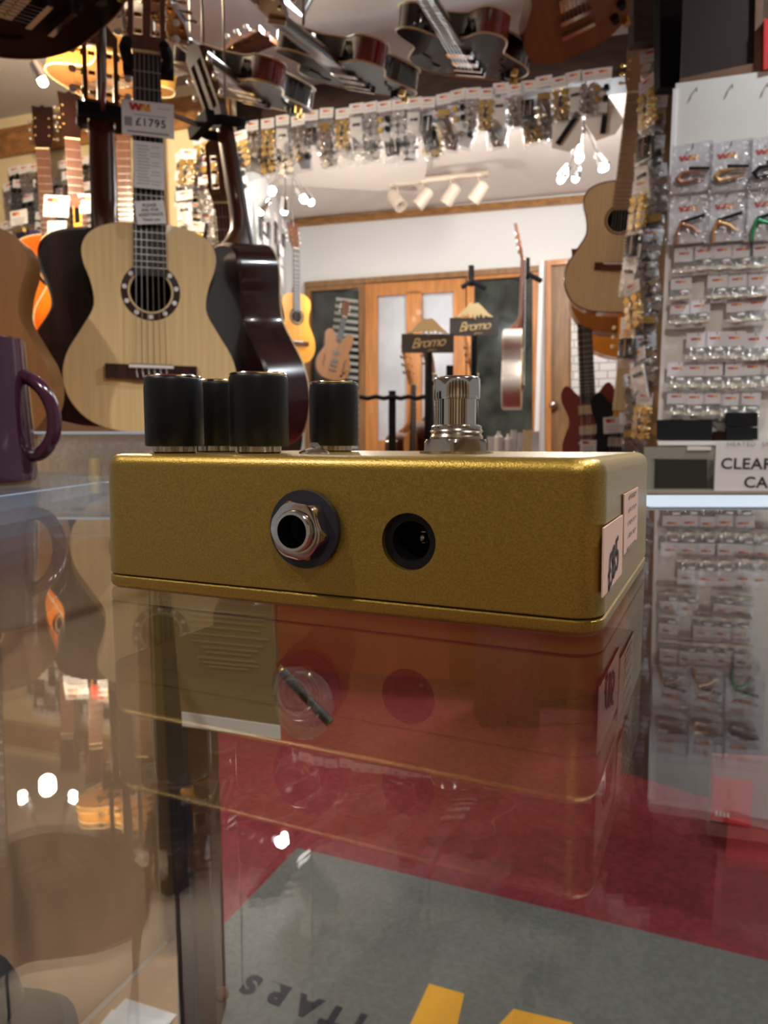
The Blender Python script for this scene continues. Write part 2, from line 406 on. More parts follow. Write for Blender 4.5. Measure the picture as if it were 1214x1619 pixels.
# ================================================================== GUITARS
def spline(pts, n=7):
    out = []; L = len(pts)
    for i in range(L - 1):
        p0 = pts[max(i - 1, 0)]; p1 = pts[i]; p2 = pts[i + 1]; p3 = pts[min(i + 2, L - 1)]
        for k in range(n):
            t = k / n
            out.append(tuple(.5 * ((2 * b) + (c - a) * t + (2 * a - 5 * b + 4 * c - d) * t * t + (-a + 3 * b - 3 * c + d) * t ** 3) for a, b, c, d in zip(p0, p1, p2, p3)))
    out.append(pts[-1]); return out
CLASSIC = [(0, 0), (.004, .07), (.025, .128), (.07, .168), (.125, .183), (.18, .174), (.235, .145), (.28, .121), (.31, .117), (.35, .124), (.39, .137), (.425, .139), (.455, .125), (.475, .095), (.486, .05), (.488, 0)]
SEMI = [(0, 0), (.006, .09), (.04, .160), (.10, .198), (.16, .200), (.22, .175), (.27, .150), (.30, .148), (.35, .163), (.395, .170), (.43, .155), (.448, .120), (.438, .088), (.41, .060), (.392, .035), (.390, 0)]
SOLID = [(0, 0), (.008, .09), (.05, .15), (.11, .163), (.17, .14), (.21, .118), (.25, .117), (.29, .135), (.33, .152), (.37, .155), (.405, .13), (.40, .10), (.365, .065), (.345, .032), (.342, 0)]
def outline(ctrl, sx=1, sz=1):
    h = spline(ctrl); right = [(x * sx, z * sz) for z, x in h]; left = [(-x, z) for x, z in right[-2:0:-1]]
    return right + left
def frame_mat(o, zax, front):
    z = Vector(zax).normalized(); y = -Vector(front); y = (y - z * y.dot(z)).normalized(); x = y.cross(z)
    M = Matrix.Identity(4)
    for i in range(3): M[i][0] = x[i]; M[i][1] = y[i]; M[i][2] = z[i]; M[i][3] = o[i]
    return M
def yawmat(o, yaw, lean=0, tip=0, s=1):
    """yaw: turn about vertical (deg); lean: roll in its own face plane; tip: head away"""
    return Matrix.Translation(o) @ Matrix.Rotation(R(yaw), 4, 'Z') @ Matrix.Rotation(R(lean), 4, 'Y') @ Matrix.Rotation(R(-tip), 4, 'X') @ Matrix.Diagonal((s, s, s, 1))
def guitar(name, label, M, cat='guitar', group=None, ctrl=CLASSIC, sx=1, sz=1, depth=.095, top=spruce, side=rosew, back=None, neckm=mahog, fb=ebony,
           hole=(.325, .043), ros=.06, rosm=None, rosdots=False, bridge=(.14, .19), bind=None, scale=.65, head='slot', tun=goldm, btn=pearl, detail=2, electric=False, fbw=(.052, .062), nutz=None, headtilt=12, headm=None):
    root = empty(name, M, label, cat, group)
    ol = outline(ctrl, sx, sz); L = max(z for x, z in ol); back = back or side; headm = headm or neckm
    # body: rim and back
    m = MB(); n = len(ol); e = .006
    def ring(y, inset=0):
        cz = L / 2; return [Vector((x * (1 - inset / .15), y, cz + (z - cz) * (1 - inset / (L / 2)))) for x, z in ol]
    rings = [ring(.003), ring(depth - e), ring(depth, e)]
    m.loft(rings[:2], cap=False); m.k = 1; m.loft(rings[1:], cap=False); m.add(rings[2], [list(range(n))], False)
    m.k = 2; m.loft([[v + Vector((0, 0, 0)) for v in ring(.006, .004)], ring(depth - .012, .004)], cap=False); m.add(ring(depth - .012, .004), [list(range(n))], False)
    m.build('body', [side, back, hollow], root)
    # soundboard
    m = MB()
    if hole and not electric:
        hz, hr = hole[0] * sz, hole[1]
        inner = []
        for x, z in ol:
            t = math.atan2(z - hz, x); inner.append((hr * math.cos(t), hz + hr * math.sin(t)))
        o_f = [Vector((x, 0, z)) for x, z in ol]; i_f = [Vector((x, 0, z)) for x, z in inner]
        o_b = [Vector((x, .0035, z)) for x, z in ol]; i_b = [Vector((x, .0035, z)) for x, z in inner]
        m.loft([o_f, i_f], cap=False, smooth=False); m.loft([o_b, i_b], cap=False, smooth=False); m.loft([i_f, i_b], cap=False); m.loft([o_f, o_b], cap=False)
    else: m.prism(ol, 0, .004)
    m.build('soundboard', top, root)
    if bind:
        for yy in ((.001,) if not electric else (.001, depth - .002)):
            m = MB(); m.tube([Vector((x * 1.004, yy, z)) for x, z in ol], .0028, 6, closed=True); m.build('binding', bind, root)
    if hole and not electric:
        m = MB(); k = 40; hz = hole[0] * sz
        r1 = [Vector((ros * math.cos(2 * PI * i / k), -.0006, hz + ros * math.sin(2 * PI * i / k))) for i in range(k)]
        r2 = [Vector(((hole[1] + .004) * math.cos(2 * PI * i / k), -.0006, hz + (hole[1] + .004) * math.sin(2 * PI * i / k))) for i in range(k)]
        m.loft([r1, r2], cap=False, smooth=False)
        off = Vector((0, .0008, 0)); m.loft([[v + off for v in r1], [v + off for v in r2]], cap=False); m.loft([r1, [v + off for v in r1]], cap=False)
        ro = m.build('rosette', rosm or rosew, root)
        m = MB(); m.tube([Vector(((hole[1] + .003) * math.cos(2 * PI * i / k), -.0008, hz + (hole[1] + .003) * math.sin(2 * PI * i / k))) for i in range(k)], .0014, 5, closed=True); m.build('rosette_ring', cream, root)
        if rosdots:
            for i in range(9):
                t = R(-90 + (i - 4) * 33); q = Vector((.0505 * math.cos(t), 0, hz + .0505 * math.sin(t)))
                m = MB(); m.cyl(q + Vector((0, -.0016, 0)), q, .0048, n=12); m.build('pearl_dot', pearl, ro)
    nz = nutz or (bridge[0] * sz + scale)
    # fretboard + frets
    fs = (hole[0] * sz + hole[1] * .75) if (hole and not electric) else L * .80
    m = MB(); fy = -.0065
    w0, w1 = fbw[1] / 2, fbw[0] / 2
    m.add([(-w0, fy, fs), (w0, fy, fs), (w1, fy, nz), (-w1, fy, nz), (-w0, 0, fs), (w0, 0, fs), (w1, 0, nz), (-w1, 0, nz)],
          [(0, 1, 2, 3), (4, 7, 6, 5), (0, 4, 5, 1), (1, 5, 6, 2), (2, 6, 7, 3), (3, 7, 4, 0)])
    m.k = 1; bz = bridge[0] * sz; sl = nz - bz
    for i in range(1, 20):
        z = bz + sl * 2 ** (-i / 12)
        if z < fs: break
        t = (z - fs) / (nz - fs); ww = w0 + (w1 - w0) * t; m.box((0, fy - .0004, z), (2 * ww, .001, .0016))
    m.build('fretboard', [fb, fretsil], root)
    # neck with a curved heel
    m = MB(); rings = []
    base = L - .004 if not electric else L * .86
    prof = [(base - .001, depth * .80, .026), (base + .012, depth * .72, .025), (base + .03, depth * .5, .025), (base + .055, .030, .026), (base + .09, .022, .027), (nz - .02, .019, fbw[0] / 2), (nz, .019, fbw[0] / 2)]
    if electric: prof = [(base - .05, .024, .027), (base + .01, .022, .027), (nz - .02, .019, fbw[0] / 2), (nz, .018, fbw[0] / 2)]
    for z, dd, hw in prof:
        rings.append([Vector((hw * math.cos(t), -.0002 + dd * max(0, math.sin(t)) ** .8, z)) for t in [PI * i / 12 for i in range(13)]])
    m.loft(rings); m.build('neck', neckm, root)
    m = MB(); m.box((0, -.005, nz + .002), (fbw[0], .011, .005)); m.build('nut', cream, root)
    # headstock
    T = Matrix.Translation((0, 0, nz + .003)) @ Matrix.Rotation(R(-headtilt), 4, 'X')
    hl = .185 if not electric else .17; m = MB(); m.T = T
    if head == 'slot':
        hw = .036
        o8 = [(.026, 0), (.030, .02), (hw, .04), (hw, hl - .02), (.028, hl - .006), (.012, hl), (0, hl + .006), (-.012, hl), (-.028, hl - .006), (-hw, hl - .02), (-hw, .04), (-.030, .02), (-.026, 0)]
        # rails around two slots
        m.prism([(.026, 0), (hw, .04), (-hw, .04), (-.026, 0)], 0, .018, False)
        m.prism([(hw, hl - .04), (hw, hl - .02), (.020, hl - .006), (.010, hl + .004), (0, hl), (-.010, hl + .004), (-.020, hl - .006), (-hw, hl - .02), (-hw, hl - .04)], 0, .018, False)
        for x0, x1 in ((-hw, -hw + .010), (-.0075, .0075), (hw - .010, hw)): m.box(((x0 + x1) / 2, .009, hl / 2), (x1 - x0, .018, hl - .078))
    else:
        m.prism([(.024, 0), (.030, .03), (.038, .07), (.036, .12), (.040, hl), (.012, hl - .004), (0, hl + .006), (-.012, hl - .004), (-.040, hl), (-.036, .12), (-.038, .07), (-.030, .03), (-.024, 0)], 0, .015, False)
    hs = m.build('headstock', headm, root)
    for sd in (-1, 1):
        for i in range(3):
            z = .055 + i * .037; m = MB(); m.T = T; m.k = 0
            if head == 'slot':
                if i == 0 and detail > 1: pass
                m.cyl((sd * .010, .009, z), (sd * .024, .009, z), .0045, n=8)
                m.cyl((sd * .036, .009, z), (sd * .040, .009, z), .007, n=8); m.cyl((sd * .040, .016, z), (sd * .050, .016, z), .002, n=6)
                bp = (sd * .056, .016, z)
            else:
                m.cyl((sd * .026, -.004, z), (sd * .026, .022, z), .004, n=8); m.cyl((sd * .030, .019, z), (sd * .046, .019, z), .003, n=6); bp = (sd * .052, .019, z)
            tn = m.build('tuner', tun, root)
            m = MB(); m.T = T; m.ball(bp, .0085, 6, (.95, .45, 1)); m.build('button', btn, tn)
    # bridge
    m = MB(); bw = bridge[1] / 2; bz = bridge[0] * sz
    if electric:
        m.box((0, -.008, bz), (.085, .012, .012)); m.box((0, -.008, bz - .045), (.09, .014, .012)); m.build('bridge', chrome, root)
        for q in (.10, .18):
            m = MB(); m.box((0, -.005, bz + q - .05), (.075, .010, .036)); m.k = 1
            for j in range(6): m.cyl((-.026 + j * .0104, -.012, bz + q - .05), (-.026 + j * .0104, -.009, bz + q - .05), .0022, n=6)
            m.build('pickup', [chrome, goldm], root)
        for j, (x, z) in enumerate(((.12, .08), (.145, .12), (.10, .045), (.13, .02))):
            m = MB(); m.cyl((x, -.018, z * 1.0 + .02), (x, 0, z + .02), .010, .012, n=12); m.build('control_knob', goldm if j % 2 else black, root)
        if ctrl is SEMI:
            for sd in (-1, 1):
                m = MB(); pts = [(sd * .095, .11), (sd * .112, .14), (sd * .106, .19), (sd * .118, .23)]
                m.tube([Vector((x, -.0002, z)) for x, z in spline(pts, 4)], .004, 6); m.build('sound_slot', hollow, root)
    else:
        m.box((0, -.005, bz), (2 * bw, .010, .028)); m.box((0, -.008, bz), (.085, .010, .030)); br = m.build('bridge', mahog if detail < 2 else rosew, root)
        m = MB(); m.box((0, -.0125, bz + .010), (.086, .006, .006)); m.build('saddle', pearl, br)
    if detail > 1:
        for i in range(6):
            u = -1 + 2 * i / 5; m = MB(); m.tube([(u * .029, -.014, bz), (u * w1 * .82, -.0095, nz)], .0006 + .0001 * (5 - i) / 2, 5); m.build('string', strm, root)
        for i in range(6):
            u = -1 + 2 * i / 5; m = MB(); m.tube([(u * .029, -.013, bz + .012), (u * .029, -.0135, bz + .001), (u * .029 + .002, -.013, bz - .012)], .001, 5); m.build('string_tie', pearl, root)
    else:
        m = MB()
        for i in range(6):
            u = -1 + 2 * i / 5; m.tube([(u * .028, -.013, bz), (u * w1 * .82, -.009, nz)], .0006, 4)
        m.build('strings', strm, root)
    return root

def hanger(o, label, M):
    """black padded yoke on an arm; local origin = nut of the guitar, Z up, Y away"""
    root = empty('guitar_hanger', M, label, 'guitar hanger', 'padded guitar hangers')
    for sd in (-1, 1):
        m = MB(); m.tube([(sd * .030, .05, .0), (sd * .040, .03, 0), (sd * .040, -.012, 0), (sd * .034, -.03, .004)], [.010, .011, .012, .010], 10); m.build('yoke_arm', blackm, root)
    m = MB(); m.box((0, .06, 0), (.10, .022, .026)); m.build('crossbar', blackm, root)
    m = MB(); m.tube([(0, .065, 0), (0, .16, .02), (0, .20, .12), (0, .20, max(.12, ZC - M.translation.z))], .006, 8); m.build('rod', steelm, root)
    return root

# the guitar that faces us
D0 = 1.5
g0p = P(242, 684, D0)
g = guitar('classical_guitar', 'pale spruce classical guitar with a white-dotted dark rosette and tags on its neck', yawmat(g0p, 14, .6, 1.5), cat='guitar',
           sx=.925, sz=.86, ctrl=CLASSIC, hole=(.330, .040), ros=.0575, rosdots=True, bridge=(.142, .178), scale=.622, btn=pearl, tun=goldm, headm=mahog, fbw=(.052, .064))
GM = g.matrix_world.copy()
nz0 = .142 * .86 + .622
hanger(None, 'black padded hanger holding the pale spruce classical guitar', GM @ Matrix.Translation((0, 0, nz0 + .004)))
# tags tied to that neck
def logo(m, w, h, x0, z0, y, kr=1, ko=2, thin=0.0002):
    """WM mark of slanted strokes; W red, M orange"""
    s = w / 8.0; b = s * 1.15
    def bar(xa, xb, k):
        m.k = k; m.add([(x0 + xa, y, z0), (x0 + xa + b, y, z0), (x0 + xb + b, y, z0 + h), (x0 + xb, y, z0 + h)], [(0, 1, 2, 3)], False)
    bar(s * 1.0, s * 0.0, kr); bar(s * 1.0, s * 2.0, kr); bar(s * 3.0, s * 2.2, kr); bar(s * 3.0, s * 4.2, kr)
    bar(s * 3.9, s * 4.9, ko); bar(s * 5.9, s * 4.9, ko); bar(s * 5.9, s * 6.9, ko); bar(s * 7.3, s * 6.6, ko)
t = empty('price_tag', GM @ Matrix.Translation((.002, -.022, P(238, 190, D0).z - g0p.z)), 'white price tag reading 1795 on the neck of the pale classical guitar', 'price tag')
m = MB(); m.box((0, 0, 0), (.098, .0012, .066)); m.k = 3; m.box((0, -.0008, -.0265), (.078, .0004, .0035)); m.k = 3; m.box((-.037, -.0008, -.008), (.014, .0004, .017)); m.k = 4; m.box((.006, -.0008, -.008), (.070, .0004, .019))
m.k = 3; m.box((.004, -.0008, .006), (.062, .0003, .0012)); m.box((.030, -.0008, .022), (.024, .0003, .001))
logo(m, .040, .014, -.036, .014, -.0011); m.build('tag_card', [card, red, orange, inkg, paper], t)
text('price_lettering', '£1795', .021, ink, Matrix.Translation((.005, -.0014, -.008)), t, sp=1.12, bold=.0003)
t = empty('note_card', GM @ Matrix.Translation((.002, -.020, P(238, 263, D0).z - g0p.z)), 'white handwritten description card on the neck of the pale classical guitar', 'card')
m = MB(); m.box((0, 0, 0), (.058, .001, .090)); m.k = 1
random.seed(3)
for i in range(13):
    z = .036 - i * .006; m.box((-.012 + random.uniform(-.002, .004), -.0007, z), (random.uniform(.018, .026), .0003, .0012))
    if i % 3 != 1: m.box((.013, -.0007, z - .0006), (random.uniform(.012, .02), .0003, .0010))
m.build('card_sheet', [paper, inkg], t)
t = empty('notice_card', GM @ Matrix.Translation((.0035, -.021, P(238, 338, D0).z - g0p.z)) @ Matrix.Rotation(R(-7), 4, 'Y'), 'small tilted notice card asking to get assistance, where neck meets pale guitar body', 'card')
m = MB(); m.box((0, 0, 0), (.056, .001, .045)); m.build('card_sheet', [paper], t)
for i, (s, z, sz_) in enumerate((('PLEASE', .0135, .0085), ('ASK FOR', .0045, .0085), ('ASSISTANCE', -.0045, .0085), ('Thank you', -.014, .008))):
    text('notice_lettering', s, sz_, ink, Matrix.Translation((0, -.0009, z)), t)

# dark guitar behind it, back towards us
D2 = 1.68; q = P(177, 676, D2)
g2 = guitar('classical_guitar', 'dark rosewood guitar turned backwards, behind the left side of the pale classical guitar', yawmat(q, 203, 0, 0), sx=.98, sz=.86, depth=.09, top=spruce2, side=rosew, scale=.545, detail=1, bridge=(.142, .178), neckm=mahog)
hanger(None, 'black hanger of the backwards dark guitar left of the pale one', g2.matrix_world @ Matrix.Translation((0, 0, .122 + .545)))
# dark guitar at right, seen from its side
D3 = 1.78; q = P(442, 706, D3)
g3 = guitar('classical_guitar', 'glossy dark guitar seen from its side, right of the pale classical guitar', yawmat(q, 128, 0, 0) @ Matrix.Rotation(R(0), 4, 'X'), sx=.96, sz=.96, depth=.10, top=spruce2, side=rosew, scale=.615, detail=1, neckm=mahog)
g3.matrix_world = Matrix.Translation(q) @ Matrix.Rotation(R(-9), 4, 'Y') @ Matrix.Rotation(R(128), 4, 'Z')
hanger(None, 'black hanger of the side-on dark guitar right of the pale one', g3.matrix_world @ Matrix.Translation((0, 0, .135 + .615)))
# another neck with tag between them
q = P(392, 830, 2.3)
guitar('acoustic_guitar', 'acoustic guitar mostly hidden, rosewood body behind the side-on dark guitar', yawmat(P(392, 760, 1.98), 8, -4), top=rosew, side=rosew, sz=.9, sx=.86, detail=1, scale=.6, hole=(.325, .04), fb=mahog)
# satin brown guitar cut by the frame edge
guitar('acoustic_guitar', 'satin brown guitar cut off by the left frame edge, behind the purple mug', yawmat(P(-46, 705, 1.25), 8, 0), top=brownt, side=brownt, sx=.74, sz=.76, scale=.56, hole=(.34, .035), ros=.045, detail=1, depth=.08, rosm=brownt)

# sunburst guitars on the cream wall
def lw(px, py, off): return LW(px, py, off)
guitar('acoustic_guitar', 'orange sunburst guitar with cream binding, leftmost of the pair on the cream wall', yawmat(LW(92, 548, .34), 10, -2), top=sunb, side=sunb, bind=cream, sz=.92, sx=.98, detail=1, head='solid', fb=mahog, neckm=brownt, headm=darkgl, tun=goldm, btn=chrome)
guitar('acoustic_guitar', 'red orange sunburst guitar with cream binding, overlapping its neighbour on the cream wall', yawmat(LW(140, 562, .50), 22, -2), top=sunb, side=sunb, bind=cream, sz=.94, sx=.98, detail=1, head='solid', fb=mahog, headm=darkgl, tun=goldm, btn=chrome)
guitar('acoustic_guitar', 'yellow amber guitar between the two dark hanging guitars, behind the pale one', yawmat(LW(205, 520, .3), 0, 0), top=honey, side=honey, bind=cream, sz=.95, detail=1, head='solid', fb=mahog, headm=darkgl, neckm=honey, tun=chrome, btn=chrome, scale=.66)
guitar('acoustic_guitar', 'small amber guitar with dark edge hanging on the far left wall', yawmat(P(470, 574, 4.2), 40, 0, 0, .8), top=honey, side=mahog, sz=1, sx=.85, detail=1, head='solid')

# right-hand acoustic hanging at the jamb
guitar('acoustic_guitar', 'pale natural acoustic guitar with dark smile-shaped bridge, hanging beside the packs on the jamb', yawmat(P(964, 494, 2.62), -16, 4.5, 1, .92), top=spruce2, side=honey, bind=mahog, sx=1.0, sz=1.0, depth=.10, scale=.63, detail=1, head='solid', bridge=(.17, .15), rosm=mahog, ros=.056, hole=(.345, .046), tun=goldm, btn=goldm, neckm=doorb, fb=doorb)
guitar('acoustic_guitar', 'brown mahogany guitar whose lower edge shows beneath the pale natural acoustic', yawmat(P(975, 527, 2.85), -10, 5, 2), top=brownt, side=brownt, sx=1.02, detail=1, head='solid', scale=.62)
guitar('acoustic_guitar', 'bright amber guitar, lowest behind the pale natural acoustic at the jamb', yawmat(P(990, 566, 3.05), -10, 5, 2), top=honey, side=honey, sx=1.02, detail=1, head='solid', scale=.62)
# thin silver-sided one far
guitar('acoustic_guitar', 'pale guitar seen edge-on against the dark far window', yawmat(P(824, 648, 3.9), 78, 0), top=spruce, side=silv, sx=.9, sz=.86, depth=.10, detail=1, head='solid')

# ceiling guitars: body bottom, head direction, face normal
def cguitar(label, pb, Db, ph, Dh, front, **k):
    b = P(*pb, Db); h = P(*ph, Dh)
    return guitar(k.pop('name', 'electric_guitar'), label, frame_mat(b, h - b, front), **k)
el = dict(ctrl=SEMI, electric=True, sx=.9, depth=.062, head='solid', hole=None, detail=1, scale=.62, bridge=(.13, .1), fbw=(.043, .055))
cguitar('dark red semi-hollow guitar under the ceiling, leftmost of the three with cream binding', (418, 168), 2.48, (352, 116), 2.06, (-.22, .12, -.97), top=darkgl, side=redsun, bind=cream, tun=chrome, btn=chrome, **el)
cguitar('red and black semi-hollow guitar under the ceiling, middle of the three with cream binding', (584, 146), 2.45, (508, 86), 2.02, (-.22, .12, -.97), top=darkgl, side=redsun, bind=cream, tun=chrome, btn=chrome, **el)
cguitar('dark semi-hollow guitar under the ceiling, rightmost of the three with cream binding', (752, 124), 2.45, (704, 46), 2.02, (-.18, .08, -.97), top=darkgl, side=redsun, bind=cream, tun=chrome, btn=chrome, **el)
cguitar('orange natural solid guitar with gold hardware under the ceiling by the dark jamb', (918, 84), 2.2, (870, -250), 1.7, (0, -.75, -.66), top=brownt, side=brownt, tun=goldm, btn=goldm, **{**el, 'ctrl': SOLID})
cguitar('glossy dark brown archtop guitar in the upper left corner under the ceiling', (160, 46), 1.50, (-160, -50), 1.22, (.05, -.12, -.98), top=darkgl, side=mahog, bind=brownt, tun=chrome, btn=chrome, **el)
cguitar('small amber and brown guitar under the ceiling behind the dark headstock', (112, 142), 2.75, (260, 112), 2.5, (.0, -.1, -.98), top=brownt, side=honey, bind=cream, **{**el, 'ctrl': SOLID})
for o in [x for x in bpy.data.objects if x.type == 'EMPTY' and x.name.startswith('electric_guitar')]:
    bpy.context.view_layer.update()
    p = o.matrix_world @ Vector((0, .03, .60)); m = MB(); m.tube([p, Vector((p.x, p.y, ZC))], .004, 6)
    if p.z < ZC - .03: tag(m.build('hanging_rod', steelm), 'thin steel rod holding the ' + o['label'].split(' under')[0].split(' in the')[0], 'rod')

def hang(o, d=.56, what=''):
    bpy.context.view_layer.update(); p = o.matrix_world @ Vector((0, .035, d)); m = MB(); m.tube([p, Vector((p.x, p.y, zf if p.y > 3.25 else ZC))], .003, 6)
    tag(m.build('hanging_rod', steelm), 'thin steel rod holding the ' + what, 'rod')
for o in [x for x in bpy.data.objects if x.type == 'EMPTY' and x.name.startswith('acoustic_guitar')]:
    l_ = o['label']
    for k_, w_ in (('natural acoustic guitar with dark', 'pale natural acoustic at the jamb'), ('brown mahogany guitar whose', 'brown mahogany guitar behind the pale acoustic'), ('bright amber guitar, lowest', 'lowest bright amber guitar at the jamb'), ('small amber guitar with dark edge', 'small amber guitar on the far left wall'), ('satin brown guitar cut', 'satin brown guitar at the left frame edge'), ('mostly hidden, rosewood', 'hidden rosewood guitar right of the pale one')):
        if k_ in l_: hang(o, .70 if 'natural' in l_ or 'mahogany' in l_ else .62, w_)

# ================================================================== PARTS PACKS
def pack(kind, w=.055, h=.15, cardh=.036):
    """bag of parts hung from its card; local origin at the hook"""
    root = empty('parts_pack', Matrix.Identity(4), '', 'parts pack')
    m = MB(); m.box((0, 0, -cardh / 2), (w, .0012, cardh)); m.k = 1; logo(m, w * .5, cardh * .22, -w * .28, -cardh * .42, -.0009, 1, 2); m.k = 3
    m.box((0, -.0008, -cardh * .68), (w * .7, .0003, .0012))
    c = [m.build('header_card', [card, red, orange, inkg], root)]
    m = MB(); rings = []
    for t, th in ((0, .002), (.15, .008), (.5, .016), (.85, .014), (1, .002)):
        z = -cardh - t * (h - cardh); rings.append([Vector((w / 2 * sx, sy * th / 2, z)) for sx, sy in ((-1, -.3), (-.6, -1), (.6, -1), (1, -.3), (1, .3), (.6, 1), (-.6, 1), (-1, .3))])
    m.loft(rings); c.append(m.build('bag', bagm, root))
    z1 = -cardh - .01; z2 = -h + .01; rn = random.Random(kind)
    m = MB(); mm = chrome; nm = 'hardware'
    if kind in ('tuners', 'goldtuners', 'blacktuners'):
        mm = {'tuners': chrome, 'goldtuners': goldm, 'blacktuners': black}[kind]; nm = 'machine_heads'
        for i in range(8):
            x = (-.27 + .5 * (i % 2)) * w; z = z1 + (z2 - z1) * (.08 + .26 * (i // 2)); a = rn.uniform(-1.2, 1.2)
            M = Matrix.Translation((x, 0, z)) @ Matrix.Rotation(a, 4, 'Y'); m.T = M
            m.box((0, 0, 0), (.018, .010, .020)); m.cyl((0, 0, .006), (0, 0, .018), .0032, n=8); m.ball((.013, 0, 0), .007, 5, (1, .5, .8)); m.T = Matrix.Identity(4)
    elif kind == 'pickup':
        mm = [black, chrome]; nm = 'pickup'; m.box((0, 0, (z1 + z2) / 2), (w * .72, .014, (z1 - z2) * .62)); m.k = 1
        for i in range(6): m.cyl((-.012, -.010, z1 - .02 - i * .009), (-.012, -.006, z1 - .02 - i * .009), .003, n=8)
        m.box((.010, -.008, (z1 + z2) / 2), (.006, .003, (z1 - z2) * .5))
    elif kind == 'bridge':
        mm = [chrome, goldm]; nm = 'bridge_unit'; m.box((0, 0, z1 - .02), (w * .8, .010, .020)); m.k = 1
        for i in range(6): m.box((-w * .32 + i * w * .128, -.007, z1 - .022), (.005, .006, .022))
        m.k = 0; m.cyl((-.01, 0, z1 - .04), (.012, 0, z2 + .01), .003, n=8); m.ball((.004, 0, z2 + .014), .010, 6)
    elif kind == 'guard':
        mm = [pearl, black]; nm = 'scratch_plate'; m.prism([(-w * .45, z1), (w * .35, z1 - .006), (w * .5, z2 - .012), (-w * .1, z2 + .02), (-w * .5, z2 + .03)], -.001, .001, False)
        m.k = 1; m.box((0, -.003, z1 - .03), (w * .5, .003, .009))
    elif kind == 'knobs':
        mm = [goldm, black]; nm = 'knobs'
        for i in range(4):
            m.k = i % 2; x = (-.24 + .48 * (i % 2)) * w; z = z1 - .018 - .034 * (i // 2); m.cyl((x, -.009, z), (x, .006, z), .009, .011, n=12)
    c.append(m.build(nm, mm, root))
    if kind in ('tuners', 'goldtuners', 'bridge', 'knobs'):
        m = MB(); m.prism([(-w * .42, z1 - .02), (w * .1, z1 - .012), (w * .40, z1 - .05), (w * .36, z2), (-w * .2, z2 + .004), (-w * .44, z2 + .04)], .004, .006, False); m.build('backing_plate', {'tuners': inkg, 'goldtuners': blackm, 'bridge': postw, 'knobs': card}[kind], root)
    return root
def pickpack(kind, w=.041, cardh=.030):
    """small picks pack for the board"""
    root = empty('pick_pack', Matrix.Identity(4), '', 'plectrum pack')
    m = MB(); m.box((0, 0, -cardh / 2), (w, .0012, cardh)); logo(m, w * .5, cardh * .16, -w * .30, -cardh * .50, -.0009, 1, 2); m.k = 3; m.box((.002, -.0008, -cardh * .10), (.0012, .0004, cardh * .16))
    m.build('header_card', [card, red, orange, ink], root)
    m = MB(); h = .026; rings = []
    for t, th in ((0, .001), (.4, .009), (1, .013)):
        rings.append([Vector((w * .49 * sx, -.0015 - (0 if sy > 0 else th), -cardh - t * h)) for sx, sy in ((-1, -1), (1, -1), (1, 1), (-1, 1))])
    m.loft(rings, smooth=False); m.build('bag', bagm, root)
    m = MB(); m.box((0, -.007, -cardh - h + .004), (w * .9, .012, .006)); m.build('pick_strip', picbox, root)
    if kind != 2:
        m = MB(); m.ball((.007, -.006, -cardh - .007), .0085, 6, (1, .2, .42)); m.build('oval_label', pearl, root)
    return root
ORD = ['first', 'second', 'third', 'fourth', 'fifth', 'sixth', 'seventh', 'eighth', 'ninth', 'tenth', 'eleventh', 'twelfth', 'thirteenth', 'fourteenth', 'fifteenth', 'sixteenth', 'seventeenth', 'eighteenth', 'nineteenth', 'twentieth', 'twenty-first', 'twenty-second', 'twenty-third', 'twenty-fourth', 'twenty-fifth', 'twenty-sixth', 'twenty-seventh', 'twenty-eighth', 'twenty-ninth', 'thirtieth']
KDESC = {'tuners': 'chrome machine heads', 'goldtuners': 'gold machine heads', 'blacktuners': 'black machine heads', 'pickup': 'a black pickup', 'bridge': 'a chrome bridge', 'guard': 'a white scratch plate', 'knobs': 'gold and black knobs'}
PROTO = {k: pack(k) for k in KDESC}
USED = set()
bpy.context.view_layer.update()
def put(kind, M, label, group, proto=PROTO):
    src = proto[kind]
    if kind in USED and proto is PROTO or ('p', kind) in USED and proto is not PROTO:
        o = copy_tree(src, M)
    else: o = src; o.matrix_world = M; USED.add(kind if proto is PROTO else ('p', kind))
    o['label'] = label; o['group'] = group; return o
random.seed(11)
def hook(name, M, label, L=.05):
    m = MB(); m.tube([(0, L, .004), (0, 0, .004), (0, -.004, .010)], .0016, 6); o = m.build(name, steelm); o.matrix_world = M @ o.matrix_world; tag(o, label, 'hook', 'hooks'); return o
# row along the header beam
def topline(px): return 186 - (px - 430) * .148
kinds = list(KDESC)
seq = ['tuners', 'goldtuners', 'guard', 'tuners', 'pickup', 'bridge', 'goldtuners', 'guard', 'tuners', 'knobs', 'tuners', 'guard', 'pickup', 'bridge', 'knobs']
i = 0; px = 398; 
while px < 975:
    y = topline(px) + random.uniform(-3, 4)
    M = HP.mat(px, y, .07) @ Matrix.Rotation(R(random.uniform(-5, 5)), 4, 'Y') @ Matrix.Diagonal((1.12, 1.2, 1.12, 1))
    k = seq[i % len(seq)]
    put(k, M, 'bag of %s, front row under the dark beam, %s from the left' % (KDESC[k], ORD[i]), 'parts packs hanging in the front row of the beam'); i += 1; px += random.uniform(21.5, 25)
i = 0; px = 388
while px < 880:
    y = topline(px) + 26 + random.uniform(-4, 6)
    M = HP.mat(px, y, .025) @ Matrix.Rotation(R(random.uniform(-22, 22)), 4, 'Y') @ Matrix.Diagonal((1.45, 1.3, 1.2, 1))
    k = seq[(i * 4 + 2) % len(seq)]
    put(k, M, 'lower bag of %s, back row under the beam, %s from the left' % (KDESC[k], ORD[i]), 'parts packs hanging in the lower row of the beam'); i += 1; px += random.uniform(24, 31)
